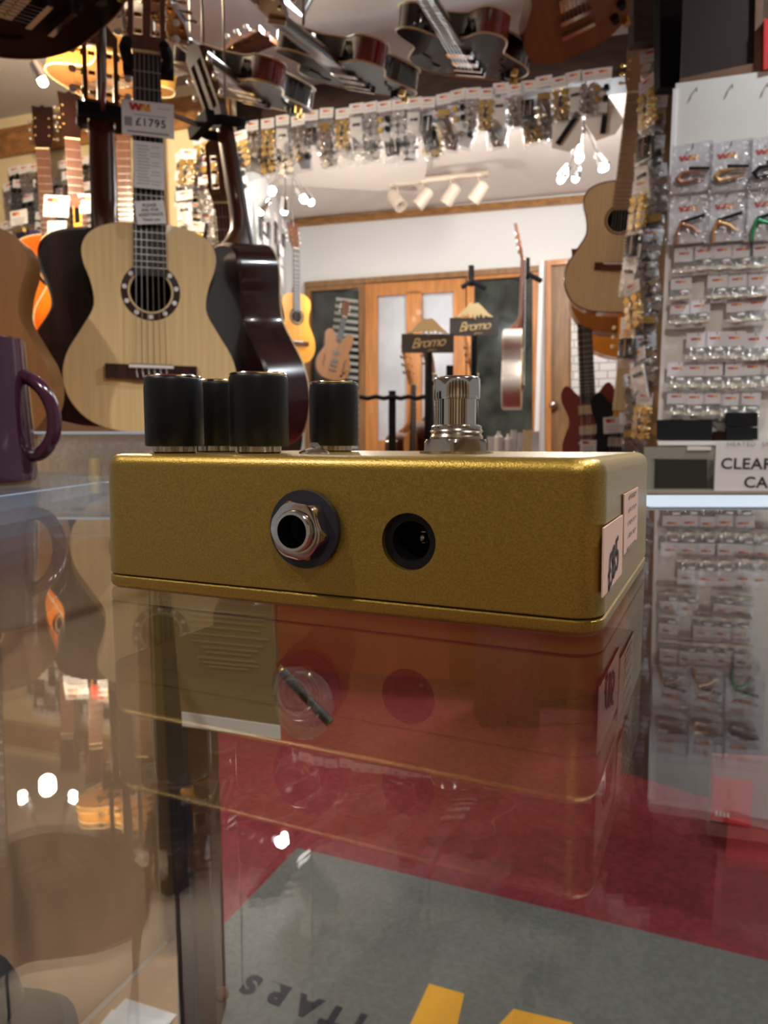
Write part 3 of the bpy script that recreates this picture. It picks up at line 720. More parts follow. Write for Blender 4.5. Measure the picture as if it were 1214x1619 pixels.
# left end of the beam, over the cream wall
for i in range(26):
    x = 288 + (i * 37) % 92; y = 208 + i * 6.2
    k = random.choice(['goldtuners', 'guard', 'tuners', 'guard', 'blacktuners', 'pickup', 'bridge', 'tuners'])
    if i < 4: x, y = [(316, 212), (347, 218), (376, 208), (298, 236)][i]; k = 'goldtuners'
    put(k, LW.mat(x, y, .10 + .035 * (i % 4)) @ Matrix.Rotation(R(random.uniform(-16, 16)), 4, 'Y') @ Matrix.Diagonal((1.4, 1.2, 1.0, 1)), 'bag of %s between the pale and dark guitars, %s from the top' % (KDESC[k], ORD[i]), 'parts packs between the two hanging guitars')
# cream wall left: pickups and strings
i = 0
for r_, (y0, xs) in enumerate([(256, [22, 38, 54, 68, 100, 116, 130]), (278, [14, 30, 46, 62, 92, 108, 124]), (300, [24, 42, 58, 98, 116, 134]), (335, [10, 30, 50, 66, 100, 122, 138]), (378, [20, 40, 62, 108, 128])]):
    for j, x in enumerate(xs):
        k = [['blacktuners', 'tuners', 'pickup'], ['tuners', 'blacktuners', 'pickup'], ['bridge', 'blacktuners', 'tuners'], ['guard', 'bridge', 'goldtuners'], ['knobs', 'goldtuners', 'guard']][r_][j % 3]
        yy = y0 - (x - 80) * .18 + random.uniform(-3, 3)
        put(k, LW.mat(x, yy, .09 + .02 * (j % 2)) @ Matrix.Rotation(R(random.uniform(-8, 8)), 4, 'Y') @ Matrix.Diagonal((1.25, 1.2, .95, 1)), 'bag of %s on cream wall, %s row, %s from left' % (KDESC[k], ORD[r_], ORD[j]), 'parts packs on the cream wall'); i += 1
# column of packs on the jamb
JB = Plane(1000, 2.3, 1070, 2.2)
for i, (x, y) in enumerate([(1037, 76), (1029, 122), (1042, 150), (1028, 182), (1038, 215), (1022, 236), (1040, 262), (1020, 284), (1034, 310), (1012, 336), (1036, 362), (1008, 386), (1026, 420), (1004, 446), (1028, 470), (1000, 500), (1024, 530), (1012, 552), (1008, 590), (1026, 620), (1004, 650)]):
    k = ['tuners', 'goldtuners', 'bridge', 'pickup', 'tuners', 'guard'][i % 6]
    put(k, JB.mat(x - 6, y, .08 + .04 * (i % 2)) @ Matrix.Rotation(R(25 * (-1) ** i), 4, 'Z') @ Matrix.Rotation(R(random.uniform(-12, 12)), 4, 'Y') @ Matrix.Diagonal((1.25, 1.8, 1.0, 1)), 'bag of %s on the jamb by the white board, %s from top' % (KDESC[k], ORD[i]), 'parts packs down the jamb')
# two large blue-white scratch plates lit by the lamp, near the pale natural guitar
for i, (x, y, w_, h_, a_) in enumerate([(905, 165, .13, .17, 8), (945, 160, .14, .14, -22)]):
    root = empty('scratch_plate_bag', HP.mat(x, y, .05) @ Matrix.Rotation(R(a_), 4, 'Y'), ['large white scratch plate hanging from the beam in front of the bright lamp', 'tilted white scratch plate right of the largest one by the bright lamp'][i], 'scratch plate')
    m = MB(); m.prism([(-w_ * .35, 0), (w_ * .3, -.01), (w_ * .42, -h_ * .8), (w_ * .1, -h_), (-w_ * .4, -h_ * .92), (-w_ * .5, -h_ * .4)], 0, .003, False); m.build('plate', pearl, root)
    m = MB(); m.box((0, -.006, -h_ * .5), (w_ * .14, .006, h_ * .8), Matrix.Rotation(R(28), 3, 'Y')); m.build('pickup_cutout', blackm, root)
# far-left black hangers
for i, (x, y) in enumerate([(412, 322), (424, 330), (436, 338), (448, 350), (418, 352), (440, 366)]):
    k = ['blacktuners', 'pickup'][i % 2]
    put(k, Plane(400, 3.9, 465, 5.2).mat(x, y, .03) @ Matrix.Diagonal((1.6, 1, 1.3, 1)), 'bag of %s on the far left wall, %s from the top' % (KDESC[k], ORD[i]), 'parts packs on the far left wall')
for i, (x, y) in enumerate([(420, 375), (445, 388)]):
    put('guard', Plane(400, 3.9, 465, 5.2).mat(x, y, .08) @ Matrix.Diagonal((2, 1, 1.6, 1)), ['upper', 'lower'][i] + ' white plate bag beneath the black packs on the far left wall', 'white plate bags on the far left wall')

# price tags on the sunburst guitars
def ptag(px, py, off, w, h, rot, label, pl=LW, lg=True):
    root = empty('price_tag', pl.mat(px, py, off) @ Matrix.Rotation(R(rot), 4, 'Y'), label, 'price tag')
    m = MB(); m.box((0, 0, 0), (w, .0015, h)); m.k = 3
    for j in range(3): m.box((0, -.001, -h * .08 - j * h * .16), (w * (.75 - .12 * j), .0004, h * .045))
    if lg: logo(m, w * .45, h * .24, -w * .4, h * .16, -.0013)
    m.build('tag_card', [paper, red, orange, inkg], root); return root
ptag(89, 326, .58, .115, .075, 8, 'white and orange price tag on the neck of the left sunburst guitar')
ptag(90, 364, .58, .085, .065, 5, 'small handwritten card under the price tag of the left sunburst guitar', lg=False)
ptag(140, 322, .60, .10, .065, 6, 'price tag on the right sunburst guitar beside the red rosette')
ptag(126, 387, .60, .07, .05, 0, 'small price card just above the white shoulder of the pale guitar at left')
ptag(381, 568, .9, .085, .075, -8, 'white price tag low on the guitar hidden right of the pale one', pl=Plane(300, 2.75, 420, 2.7))
ptag(30, 344, .3, .09, .06, -3, 'white bag card on the cream wall left of the sunburst neck')
root = empty('award_tag', LW.mat(122, 335, .6), 'orange bottle-shaped swing tag with a red rosette on a sunburst guitar', 'swing tag')
m = MB(); m.prism([(-.017, -.05), (.017, -.05), (.017, .02), (.007, .045), (-.007, .045), (-.017, .02)], 0, .002, False); m.build('tag_body', yellowc, root)
m = MB(); m.box((0, -.001, -.01), (.022, .001, .055)); m.build('dark_label', black, root)
m = MB(); pts = []
for i in range(16):
    r = .024 if i % 2 else .017; pts.append((r * math.cos(2 * PI * i / 16), .035 + r * math.sin(2 * PI * i / 16)))
m.prism(pts, -.004, -.001, False); m.build('rosette', redflower, root)
for i in range(4):
    m = MB(); m.box((0, 0, 0), (.06, .02, .09)); o = m.build('violet_case', [violet]); o.matrix_world = LW.mat(36 + i * 16, 405 - (i % 2) * 8, .12) @ Matrix.Rotation(R(5), 4, 'Y')
    tag(o, 'small violet box under the packs of the cream wall, %s from the left' % ORD[i], 'box', 'violet boxes on the cream wall')

# ================================================================== JAMB, CABINET, BOARD
m = MB(); m.quad(RW(1012, 760, .12), RW(1075, 760, .12), RW(1085, -60, .12), RW(1022, -60, .12), .12); struct(m.build('trim_5', doorb))
m = MB(); m.quad(P(1002, 66, 2.15), P(1050, 60, 2.15), P(1050, -60, 2.15), P(1002, -60, 2.15), .05); struct(m.build('trim_6', darkw))
m = MB(); m.quad(P(1043, 138, 1.9), P(1076, 138, 1.9), P(1083, -80, 1.9), P(1043, -80, 1.9), .04); tag(m.build('black_post', blackm), 'black post at the top right between the jamb packs and the dark cabinet', 'post')
root = empty('wall_cabinet', P(1140, 140, 1.6), 'dark wall cabinet with a wooden lower edge above the white board', 'cabinet')
T = Matrix.Translation(-P(1140, 140, 1.6))
m = MB(); m.T = T; m.quad(P(1076, 128, 1.6), P(1194, 98, 1.55), P(1200, -120, 1.55), P(1084, -120, 1.6), .3); m.build('door', mat('cabinet_dark', (.035, .025, .022), .8, spec=.15), root)
m = MB(); m.T = T; m.quad(P(1072, 138, 1.6), P(1205, 113, 1.54), P(1205, 97, 1.54), P(1075, 124, 1.6), .32); m.quad(P(1192, 104, 1.545), P(1205, 104, 1.54), P(1210, -120, 1.54), P(1197, -120, 1.545), .32); m.build('wooden_edge', postw, root)
m = MB(); m.quad(P(1207, 110, 1.53), P(1290, 96, 1.5), P(1290, 20, 1.5), P(1208, 30, 1.53), .05); tag(m.build('red_panel', redbox), 'bright red box edge at the top right frame edge beside the dark cabinet', 'box')

root = empty('display_board', BP(1130, 705), 'tall white display board hung with plectrum packs and capos', 'display board')
T = Matrix.Translation(-BP(1130, 705))
m = MB(); m.T = T; m.quad(BP(1039, 782), BP(1330, 790), BP(1335, 95), BP(1068, 132), .03); m.build('panel', boardm, root)
m = MB(); m.T = T; m.quad(BP(1064, 140, .004), BP(1070, 140, .004), BP(1045, 700, .004), BP(1038, 700, .004), .012); m.build('edge_strip', pearl, root)
for i, (x, y) in enumerate([(1101, 147), (1157, 142), (1213, 140)]):
    m = MB(); m.tube([(0, 0, .008), (0, -.012, .004), (0, -.014, -.004)] , .0012, 6); o = m.build('hook', steelm); o.matrix_world = BP.mat(x, y, .0)
    o.parent = root; o.matrix_parent_inverse = root.matrix_world.inverted()
# capo cards
def capo(kind, mm, px, py, label):
    root = empty('capo_card', BP.mat(px, py, .022), label, 'capo card', 'capo cards on the white board')
    m = MB(); w_, h_ = .078, .096; m.box((0, 0, -h_ / 2), (w_, .0015, h_)); logo(m, .036, .010, -.022 if kind else -.026, -.030, -.0012)
    m.build('card_back', [card, red, orange], root)
    m = MB(); m.box((0, -.006, -h_ / 2), (w_, .011, h_)); m.build('bag', bagm, root)
    m = MB(); M0 = Matrix.Translation((.0, -.008, -.062)) @ Matrix.Rotation(R(8 if kind == 0 else -5), 4, 'Y'); m.T = M0
    if kind == 0:      # closed curved capo
        m.tube([(.030, 0, .008), (.0, 0, .006), (-.018, 0, .002), (-.026, 0, -.008), (-.018, 0, -.016), (0, 0, -.012), (.026, 0, -.004)], [.0025, .004, .005, .006, .005, .004, .003], 8)
        arm = m.build('clip_body', mm, root); m = MB(); m.T = M0; m.box((.012, 0, .013), (.04, .008, .004)); m.build('pad', blackm, root)
    else:              # trigger capo with two handles
        m.tube([(-.026, 0, -.034), (-.024, 0, -.012), (-.014, 0, .008), (.0, 0, .010)], [.0035, .0045, .005, .004], 8)
        m.tube([(-.010, 0, .004), (.006, 0, -.004), (.018, 0, -.018)], [.0045, .004, .0035], 8); m.ball((-.012, 0, .004), .006, 6)
        m.build('clip_body', mm, root); m = MB(); m.T = M0; m.box((.008, 0, .013), (.046, .009, .005), Matrix.Rotation(R(-8), 3, 'Y')); m.build('pad', blackm, root)
    m = MB(); m.tube([(0, .020, -.006), (0, -.004, -.006), (0, -.006, 0)], .0012, 6); m.build('hook', steelm, root)
    return root
capo(0, bronze, 1095, 229, 'brown curved capo on a white card, left of the upper row')
capo(0, goldclip, 1156, 225, 'brass curved capo on a white card, middle of the upper row')
capo(0, black, 1218, 218, 'black capo cut by the right frame edge, upper row')
capo(1, bronze, 1091, 310, 'bronze trigger capo on a white card, left of the lower row')
capo(1, goldclip, 1149, 306, 'pale brass trigger capo on a white card, middle of the lower row')
capo(1, greenclip, 1212, 302, 'green trigger capo on a white card at the right frame edge')
PP = {i: pickpack(i) for i in range(3)}
bpy.context.view_layer.update()
rows = [(391, [1083, 1112, 1143, 1173, 1203], 43, -4), (437, [1077, 1136, 1167, 1198], 40, -3), (476, [1077, 1106, 1166, 1197], 38, -2), (527, [1102, 1132, 1162, 1193, 1222], 45, -1), (573, [1072, 1100, 1130, 1160, 1191, 1221], 43, -1), (619, [1071, 1099, 1128, 1156, 1186], 40, 0)]
for r_, (y, xs, hh, dy) in enumerate(rows):
    for j, x in enumerate(xs):
        yy = y + dy * (x - 1077) / 100 * 2 + random.uniform(-1.5, 1.5)
        put(random.choice([0, 0, 1, 2]), BP.mat(x, yy, .014) @ Matrix.Rotation(R(random.uniform(-2.5, 3.5)), 4, 'Y') @ Matrix.Diagonal((1, 1, hh / 43 * .98, 1)),
            'plectrum pack on the white board, %s row below the capos, %s from left' % (ORD[r_], ORD[j]), 'plectrum packs on the white board', PP)
# boxes at the foot of the board
def pbox(name, x0, y0, x1, y1, th, off, mt, label, cat, group=None, pl=BP):
    m = MB(); m.quad(pl(x0, y1, off), pl(x1, y1, off), pl(x1, y0, off), pl(x0, y0, off), th); return tag(m.build(name, mt), label, cat, group)
pbox('black_case', 1038, 664, 1126, 695, .05, .06, blackm, 'long low black case standing at the left foot of the white board', 'case')
pbox('black_case', 1128, 682, 1150, 695, .05, .055, darkgl, 'small dark block between the two black cases', 'case')
pbox('black_case', 1148, 652, 1198, 674, .05, .06, blackm, 'upper of the two stacked short black cases', 'case')
pbox('black_case', 1148, 676, 1198, 695, .05, .06, blackm, 'lower of the two stacked short black cases', 'case')
pbox('white_ledge', 1040, 697, 1330, 704, .07, .075, pearl, 'narrow white ledge under the black cases, above the clearance sign', 'shelf')
root = empty('grey_box', BP(1075, 775, .12), 'grey plastic box with a dark window, left of the clearance sign', 'box')
T = Matrix.Translation(-BP(1075, 775, .12))
m = MB(); m.T = T; frame_px(m, BP, 1018, 707, 1130, 777, 12, 19, .12, 0, 4); m.quad(BP(1030, 773, .118), BP(1122, 773, .118), BP(1122, 722, .118), BP(1030, 722, .118), .06); m.build('shell', greyp, root)
m = MB(); m.T = T; m.quad(BP(1034, 772, .120), BP(1127, 773, .120), BP(1128, 727, .120), BP(1035, 725, .120), .004); m.build('dark_pane', darkwin, root)
m = MB(); m.T = T; m.quad(BP(1086, 712, .124), BP(1124, 712, .124), BP(1124, 706, .124), BP(1087, 705, .124), .01); m.build('catch', pearl, root)
root = empty('clearance_sign', BP.mat(1218, 741, .125), 'white clearance sign with black capital letters at the right frame edge', 'sign')
s0 = (BP(1130, 741) - BP(1218, 741)).length; hh_ = (BP(1218, 703) - BP(1218, 777)).length
m = MB(); m.box((0, .001, -.0), (2 * s0 * .925, .002, hh_)); m.build('sign_sheet', paper, root)
text('sign_lettering', 'CLEARANCE', .030, ink, Matrix.Translation((.0, -.0008, .008)), root, ext=.0001, sp=1.06, bold=.0006)
text('sign_lettering', 'CASES', .030, ink, Matrix.Translation((-.002, -.0008, -.028)), root, ext=.0001, sp=1.06, bold=.0006)
text('sign_lettering', 'HEATED  SNUG', .012, inkg, Matrix.Translation((-.03, -.0008, .047)), root, ext=.0001, sp=1.2)
pbox('board_base', 1018, 776, 1330, 781, .12, .13, silv, 'pale metal strip along the bottom of the white board', 'strip')

# ================================================================== FAR ROOM THINGS
def spotlamp(M, label, group, e=0, col=SOFT, s=1, mt=lampw, bm=None, glow=False, spot=150, rad=.025):
    """ceiling spot: base, arm, head; origin at the ceiling mount, head hangs down and tilts"""
    root = empty('spot_lamp', M, label, 'spot lamp', group)
    m = MB(); m.cyl((0, 0, 0), (0, 0, -.012 * s), .022 * s, n=16); m.build('mount', mt, root)
    m = MB(); m.cyl((0, 0, -.01 * s), (0, 0, -.07 * s), .006 * s, n=8); m.build('arm', mt, root)
    T = Matrix.Translation((0, 0, -.10 * s)) @ Matrix.Rotation(R(38), 4, 'Y') @ Matrix.Rotation(R(15), 4, 'X')
    m = MB(); m.T = T; m.lathe([(.010 * s, .07 * s), (.036 * s, .06 * s), (.040 * s, -.05 * s), (.036 * s, -.05 * s), (.030 * s, .03 * s)], 18); m.build('shade', mt, root)
    if glow:
        m = MB(); m.T = T; m.cyl((0, 0, -.030 * s), (0, 0, -.040 * s), .018 * s, n=16); m.build('bulb', bm or bulb, root)
    if e:
        l = lightpt(T @ Vector((0, 0, -.10 * s)), e, col, rad, root, spot=spot, aim=(0, 0, -1) if spot else None)
    return root
zt = zf - .01
tr0 = P(615, 291, 4.75); tr1 = P(772, 274, 4.55)
root = empty('lamp_track', tr0, 'cream ceiling track carrying four small lamps in the far room', 'track')
m = MB(); m.T = Matrix.Translation(-tr0); m.tube([tr0, tr1], .018, 8); m.build('rail', lampw, root)
for i, (x, y) in enumerate([(628, 291), (668, 287), (712, 281), (756, 277)]):
    t = (x - 615) / 157; D = 4.75 - .2 * t
    M = Matrix.Translation(P(x, y, D)) @ Matrix.Rotation(R([-20, 15, -12, -8][i]), 4, 'Z') @ Matrix.Rotation(R(180 if i == 0 else 0), 4, 'Z')
    spotlamp(M, 'cream lamp on the far track, %s from the left' % ORD[i], 'lamps on the far track', e=2.5, s=1.05, mt=lampw)
# lit clusters
def cluster(px, py, D, n, label, e, col, bm, spread=.05, s=.8, lo=(0, -.05, -.22)):
    root = empty('spot_cluster', P(px, py, D), label, 'spot lamps')
    for i in range(n):
        a = 2 * PI * i / n + .5; d = Vector((math.cos(a) * spread, math.sin(a) * spread * .8, -.05 - .03 * (i % 3)))
        m = MB(); m.tube([(0, 0, .06), (d.x * .6, d.y * .6, .0), d], .004, 6)
        m.cyl(d, d + Vector((d.x * .5, d.y * .5, -.05)) * s, .016 * s, .024 * s, n=14); hd = m.build('lamp_head', chrome, root)
        m = MB(); m.ball(d + Vector((d.x * .5, d.y * .5, -.058)) * s, .016 * s, 7); m.build('bulb', bm, hd)
    m = MB(); m.cyl((0, 0, .05), (0, 0, .07), .05, n=20); m.build('mount', chrome, root)
    m = MB(); m.cyl((0, 0, .07), (0, 0, max(.08, (ZC if D < 3.3 else zf) - P(px, py, D).z)), .008, n=8); m.build('rod', chrome, root)
    lightpt(lo, e, col, .025, root); return root
cluster(452, 278, 3.9, 5, 'bright chrome spot cluster on the far ceiling left of the track lamps', 11, SOFT, bulb, .09, 1.1, (.30, .45, -.55))
cluster(925, 222, 3.45, 5, 'bright cool spot cluster under the beam beside the pale natural guitar', 26, COOL, bulbc, .07, 1.0)
cluster(22, 66, 2.35, 2, 'pair of glaring warm spots on the ceiling at the upper left', 32, WARM, bulb, .055, .9, (0, 0, -.16))
m_ = spotlamp(Matrix.Translation((-.24, 2.25, ZC - .0)), 'white ceiling spot above the hanging guitars', 'ceiling spots over the counter', e=3.5, col=COOL, s=1.6, mt=pearl, glow=True, spot=None)
spotlamp(Matrix.Translation((.75, .1, ZC)), 'added unseen ceiling spot above the right of the glass counter', 'ceiling spots over the counter', e=34, col=SOFT, s=1.3, mt=pearl, glow=True)  # unseen lamp added to light the near room, like the next two
spotlamp(Matrix.Translation((-.95, -.1, ZC)), 'added unseen ceiling spot above the left of the glass counter', 'ceiling spots over the counter', e=36, col=SOFT, s=1.3, mt=pearl, glow=True)
spotlamp(Matrix.Translation((.15, -1.0, ZC)), 'added unseen ceiling spot behind the glass counter', 'ceiling spots over the counter', e=26, col=SOFT, s=1.3, mt=pearl, glow=True)
spotlamp(Matrix.Translation((.9, 3.55, zf)), 'added spot hidden behind the beam to brighten the far room', 'added spots of the far room', e=30, col=SOFT, s=1.2, mt=pearl, glow=True, spot=None, rad=.16)  # lamp added out of sight to brighten the far wall
spotlamp(Matrix.Translation((1.15, 1.1, ZC)), 'added unseen ceiling spot lighting the white display board', 'ceiling spots over the counter', e=30, col=COOL, s=1.3, mt=pearl, glow=True)  # unseen lamp added to brighten the board

# branded standing signs with a mountain on top
def bromo(px, py, D, label, w=.30):
    root = empty('brand_sign', P(px, py, D), label, 'sign'); h = .085; k = w / .30
    m = MB(); m.box((0, 0, 0), (w, .012, h)); m.build('sign_board', signm, root)
    hx = .118 * k
    up = [(-hx, 0), (-.085 * k, .012), (-.05 * k, .034), (-.028 * k, .050), (0, .046), (.022 * k, .050), (.05 * k, .036), (.085 * k, .014), (hx, 0),
          (.09 * k, .000), (.068 * k, .006), (.06 * k, -.004), (.048 * k, .008), (.040 * k, .012), (.030 * k, -.002), (.018 * k, .010), (.006 * k, -.010), (-.006 * k, .010), (-.020 * k, -.004), (-.034 * k, .012), (-.05 * k, .002), (-.066 * k, .008), (-.09 * k, -.002)]
    m = MB(); m.prism([(x, z + h / 2 + .004) for x, z in [(a_, b_ * 1.35) for a_, b_ in up]], -.010, .006, False); m.build('mountain', signg, root)
    text('brand_lettering', 'Bromo', .080 * k, signg, Matrix.Translation((0, -.0075, .002)) @ Matrix.Rotation(R(-5), 4, 'Y'), root, ext=.0006, shear=.45, sp=.82)
    text('brand_lettering', 'guitars', .018 * k, signg, Matrix.Translation((.02, -.0075, -.030)), root, ext=.0004, shear=.3)
    m = MB(); m.tube([(.005, .012, -h / 2 + .01), (.005, .012, -P(px, py, D).z)], .018, 10); m.build('pole', black, root)
    m = MB(); m.cyl((.005, .012, .02 - P(px, py, D).z), (.005, .012, -P(px, py, D).z), .14, n=24); m.build('base', black, root); return root
bromo(676, 543, 3.42, 'charcoal Bromo sign with a gold mountain on a black pole, lower left of the two', .242)
bromo(749, 517, 3.6, 'charcoal Bromo sign with a gold mountain, upper right of the two', .235)
# rack of black posts and rails with guitars
def rack(D, posts, rail, label):
    root = empty('guitar_rack', P(rail[0], 740, D), label, 'guitar rack'); T = Matrix.Translation(-P(rail[0], 740, D))
    for x, y in posts:
        m = MB(); m.T = T; a = P(x, y, D); m.box(((a.x), a.y, (a.z) / 2), (.032, .032, a.z)); m.build('post', blackm, root)
    m = MB(); m.T = T; pts = [P(x, y + (2 if i % 2 else -1), D - .02) for i, (x, y) in enumerate([(rail[0] + (rail[1] - rail[0]) * t / 8, rail[2] + (rail[3] - rail[2]) * t / 8) for t in range(9)])]
    m.tube(pts, .010, 8); m.build('padded_rail', blackm, root); return root
rack(3.3, [(620, 618)], (568, 672, 628, 628), 'black guitar rack with one post left of the lower Bromo sign')
rack(3.5, [(711, 578)], (682, 760, 606, 604), 'black guitar rack with one post between the two Bromo signs')
guitar('acoustic_guitar', 'reddish brown guitar standing in the rack below the left brand sign', yawmat(P(649, 815, 3.42), 68, 3), top=doorw, side=mahog, sx=.8, sz=.8, scale=.5, head='solid', detail=1, tun=mahog, btn=mahog, neckm=doorw)
guitar('acoustic_guitar', 'guitar whose dark headstock shows between the brand signs', yawmat(P(690, 790, 3.6), 60, -4), top=brownt, side=mahog, sx=.8, sz=.8, scale=.5, head='solid', detail=1, tun=mahog, btn=mahog)
guitar('acoustic_guitar', 'guitar with a red brown headstock under the right brand sign', yawmat(P(742, 790, 3.65), 60, 5), top=doorw, side=mahog, sx=.8, sz=.8, scale=.52, head='solid', detail=1, tun=mahog, btn=mahog, neckm=doorw)
# reflection in window_1 imitated by a solid guitar before the pane, and a slatted shutter
root = empty('slatted_shutter', P(540, 735, 5.48), 'dark louvred shutter leaning inside the left far window', 'shutter'); T = Matrix.Translation(-P(540, 735, 5.48))
m = MB(); m.T = T
for i in range(24):
    y = 470 + i * 11; x0 = 545 - i * 1.2; m.quad(P(max(x0 - 14, 500), y + 5, 5.47), P(566, y + 9, 5.46), P(566, y + 4, 5.46), P(max(x0 - 14, 500), y, 5.47), .006)
m.build('slats', greyp, root)
guitar('electric_guitar', 'amber guitar imitating a reflection in the left far window beside the louvred shutter', yawmat(P(522, 600, 5.30), 25, 14, 0, .72), ctrl=SEMI, electric=True, hole=None, depth=.05, top=brownt, side=mahog, sx=.9, sz=1.1, detail=1, scale=.5, bridge=(.13, .1), head='solid')
# red solid guitar at brick
guitar('electric_guitar', 'dark red solid electric guitar in front of the white brick wall', yawmat(P(934, 738, 2.9), -20, -4), ctrl=SOLID, electric=True, hole=None, depth=.045, top=dullred, side=dullred, sx=.66, sz=.80, detail=1, scale=.6, bridge=(.12, .1), head='solid', fb=ebony, neckm=mahog)
guitar('electric_guitar', 'black electric guitar with a pale headstock right of the dark red one', yawmat(P(972, 760, 2.8), -20, 3), ctrl=SOLID, electric=True, hole=None, depth=.045, top=blackm, side=blackm, sx=.72, sz=.82, detail=1, scale=.36, bridge=(.12, .1), head='solid', fb=cream, neckm=honey, headm=honey)
ptag(930, 705, .0, .06, .045, 0, 'white price tag at the foot of the dark red electric guitar', pl=Plane(800, 2.75, 1000, 2.75))
ptag(970, 672, .0, .075, .06, -4, 'white price tag on the black electric guitar', pl=Plane(800, 2.7, 1000, 2.7))
# small bits on the sill
for i, (x, w_, y0) in enumerate([(776, 12, 690), (788, 16, 682), (803, 10, 686), (812, 9, 680), (822, 8, 684), (834, 14, 680), (846, 12, 682)]):
    D = 2.6; a = P(x - w_ / 2, 722, D); b = P(x + w_ / 2, y0, D); m = MB(); c = ((a.x + b.x) / 2, D, (a.z + b.z) / 2)
    if i in (1, 2): m.lathe([(.012, a.z), (.016, a.z + .01), (.016, b.z - .02), (.006, b.z - .01), (.006, b.z)], 14, (c[0], D, 0)); o = m.build('small_bottle', pearl); lb = 'small white bottle'
    else:
        m.box(c, (b.x - a.x, .012, b.z - a.z)); o = m.build('leaflet', [paper, card, cream][i % 3]); lb = 'upright pale leaflet'
    tag(o, lb + ' in the row right of the pedal switch, %s from the left' % ORD[i], 'leaflet' if lb[0] == 'u' else 'bottle', 'bits behind the pedal')
m = MB(); a = P(765, 722, 2.6); b = P(860, 722, 2.6); m.box(((a.x + b.x) / 2, 2.68, a.z / 2), (b.x - a.x, .2, a.z)); tag(m.build('low_cabinet', maroon), 'low maroon cabinet carrying the pale leaflets behind the pedal', 'cabinet')
for bi, (x, y) in enumerate(((745, 440), (833, 428))):
    m = MB(); m.tube([P(x, y - 20, 4.6), P(x, y + 12, 4.6)], .018, 8); m.tube([P(x - 14, y + 14, 4.6), P(x, y + 4, 4.55), P(x + 22, y + 16, 4.6)], .016, 8)
    tag(m.build('wall_bracket', blackm), ['black curved guitar bracket at the left top corner of the dark far window', 'black curved bracket above the edge-on pale guitar at the far wall'][bi], 'bracket')

# ================================================================== COUNTER
# glass top (pentagonal near pane) and the pane left of it
def slab(name, pts, th, label, edge=True):
    m = MB(); top = [Vector((x, y, GZ)) for x, y in pts]; bot = [Vector((x, y, GZ - th)) for x, y in pts]; n = len(pts)
    m.k = 0; m.add(top, [list(range(n))], False); m.add(bot, [list(range(n))[::-1]], False)
    m.k = 1; m.loft([top, bot], cap=False, smooth=False)
    return tag(m.build(name, [glass, edgeg]), label, 'counter top')
sx_ = PZ(80, 774).x
yA = PZ(160, 763).y; yR = PZ(1100, 785).y
slab('glass_top', [(sx_, -.45), (1.3, -.45), (1.3, yR), (.19, yR), (sx_, yA)], .010, 'thick clear glass counter top carrying the gold pedal')
slab('glass_top', [(-1.2, -.45), (sx_ - .004, -.45), (sx_ - .004, yA + .0), (-.17, .95), (-1.2, .95)], .010, 'clear glass pane left of the seam, carrying the purple mug')
# wooden side, post and slate bar beneath
zs = .35
b0 = PZ(265, 1485, zs); b1 = PZ(170, 1580, zs); dv = (b1 - b0)
root = empty('counter_cabinet', Vector((b0.x, b0.y, 0)), 'brown wooden side of the glass counter with shelf, seen through the glass at left', 'cabinet')
T = Matrix.Translation(-Vector((b0.x, b0.y, 0)))
e1 = b0 + dv * 3.0; e0 = b0 - dv * .35
m = MB(); m.T = T; m.quad((e1.x, e1.y, zs), (e0.x, e0.y, zs), (e0.x, e0.y, .985), (e1.x, e1.y, .985), .02); m.build('side_panel', counterw, root)
sa = PZ(282, 1700, zs); sb = PZ(280, 1460, zs)
m = MB(); m.T = T; m.loft([[Vector(p) for p in ((-1.1, sa.y, zs), (sa.x, sa.y, zs), (sb.x, sb.y, zs), (-1.1, b0.y + .1, zs))], [Vector(p) for p in ((-1.1, sa.y, zs - .02), (sa.x, sa.y, zs - .02), (sb.x, sb.y, zs - .02), (-1.1, b0.y + .1, zs - .02))]], smooth=False); m.build('shelf', counterw, root)
m = MB(); m.T = T; m.tube([b0 + Vector((0, -.01, .002)), b1 * 1 + Vector((0, -.01, .002)), b0 + dv * 2.2 + Vector((0, -.01, .002))], .0035, 6); m.build('bead', silv, root)
bt = P(262, 930, .92); bb = P(299, 1640, .92)
m = MB(); m.T = T; m.add([bt + Vector((-.011, 0, .06)), bt + Vector((.011, 0, .06)), bb + Vector((.011, 0, 0)), bb + Vector((-.011, 0, 0)), bt + Vector((-.011, .02, .06)), bt + Vector((.011, .02, .06)), bb + Vector((.011, .02, 0)), bb + Vector((-.011, .02, 0))], [(0, 1, 2, 3), (4, 7, 6, 5), (0, 4, 5, 1), (1, 5, 6, 2), (2, 6, 7, 3), (3, 7, 4, 0)], False)
m.build('slate_bar', barm, root)
pt = P(300, 930, .95); pb = P(326, 1640, .95)
m = MB(); m.T = T; a_, b_ = Vector((-.024, 0, 0)), Vector((.016, 0, 0)); u_ = Vector((0, 0, .06)); d_ = Vector((0, .06, 0))
m.add([pt + a_ + u_, pt + b_ + u_, pb + b_, pb + a_, pt + a_ + u_ + d_, pt + b_ + u_ + d_, pb + b_ + d_, pb + a_ + d_], [(0, 1, 2, 3), (4, 7, 6, 5), (0, 4, 5, 1), (1, 5, 6, 2), (2, 6, 7, 3), (3, 7, 4, 0)], False)
m.build('post', postw, root)
m = MB(); m.T = T; m.ball(P(350, 1572, .94), .010, 8); m.build('knob', postw, root)
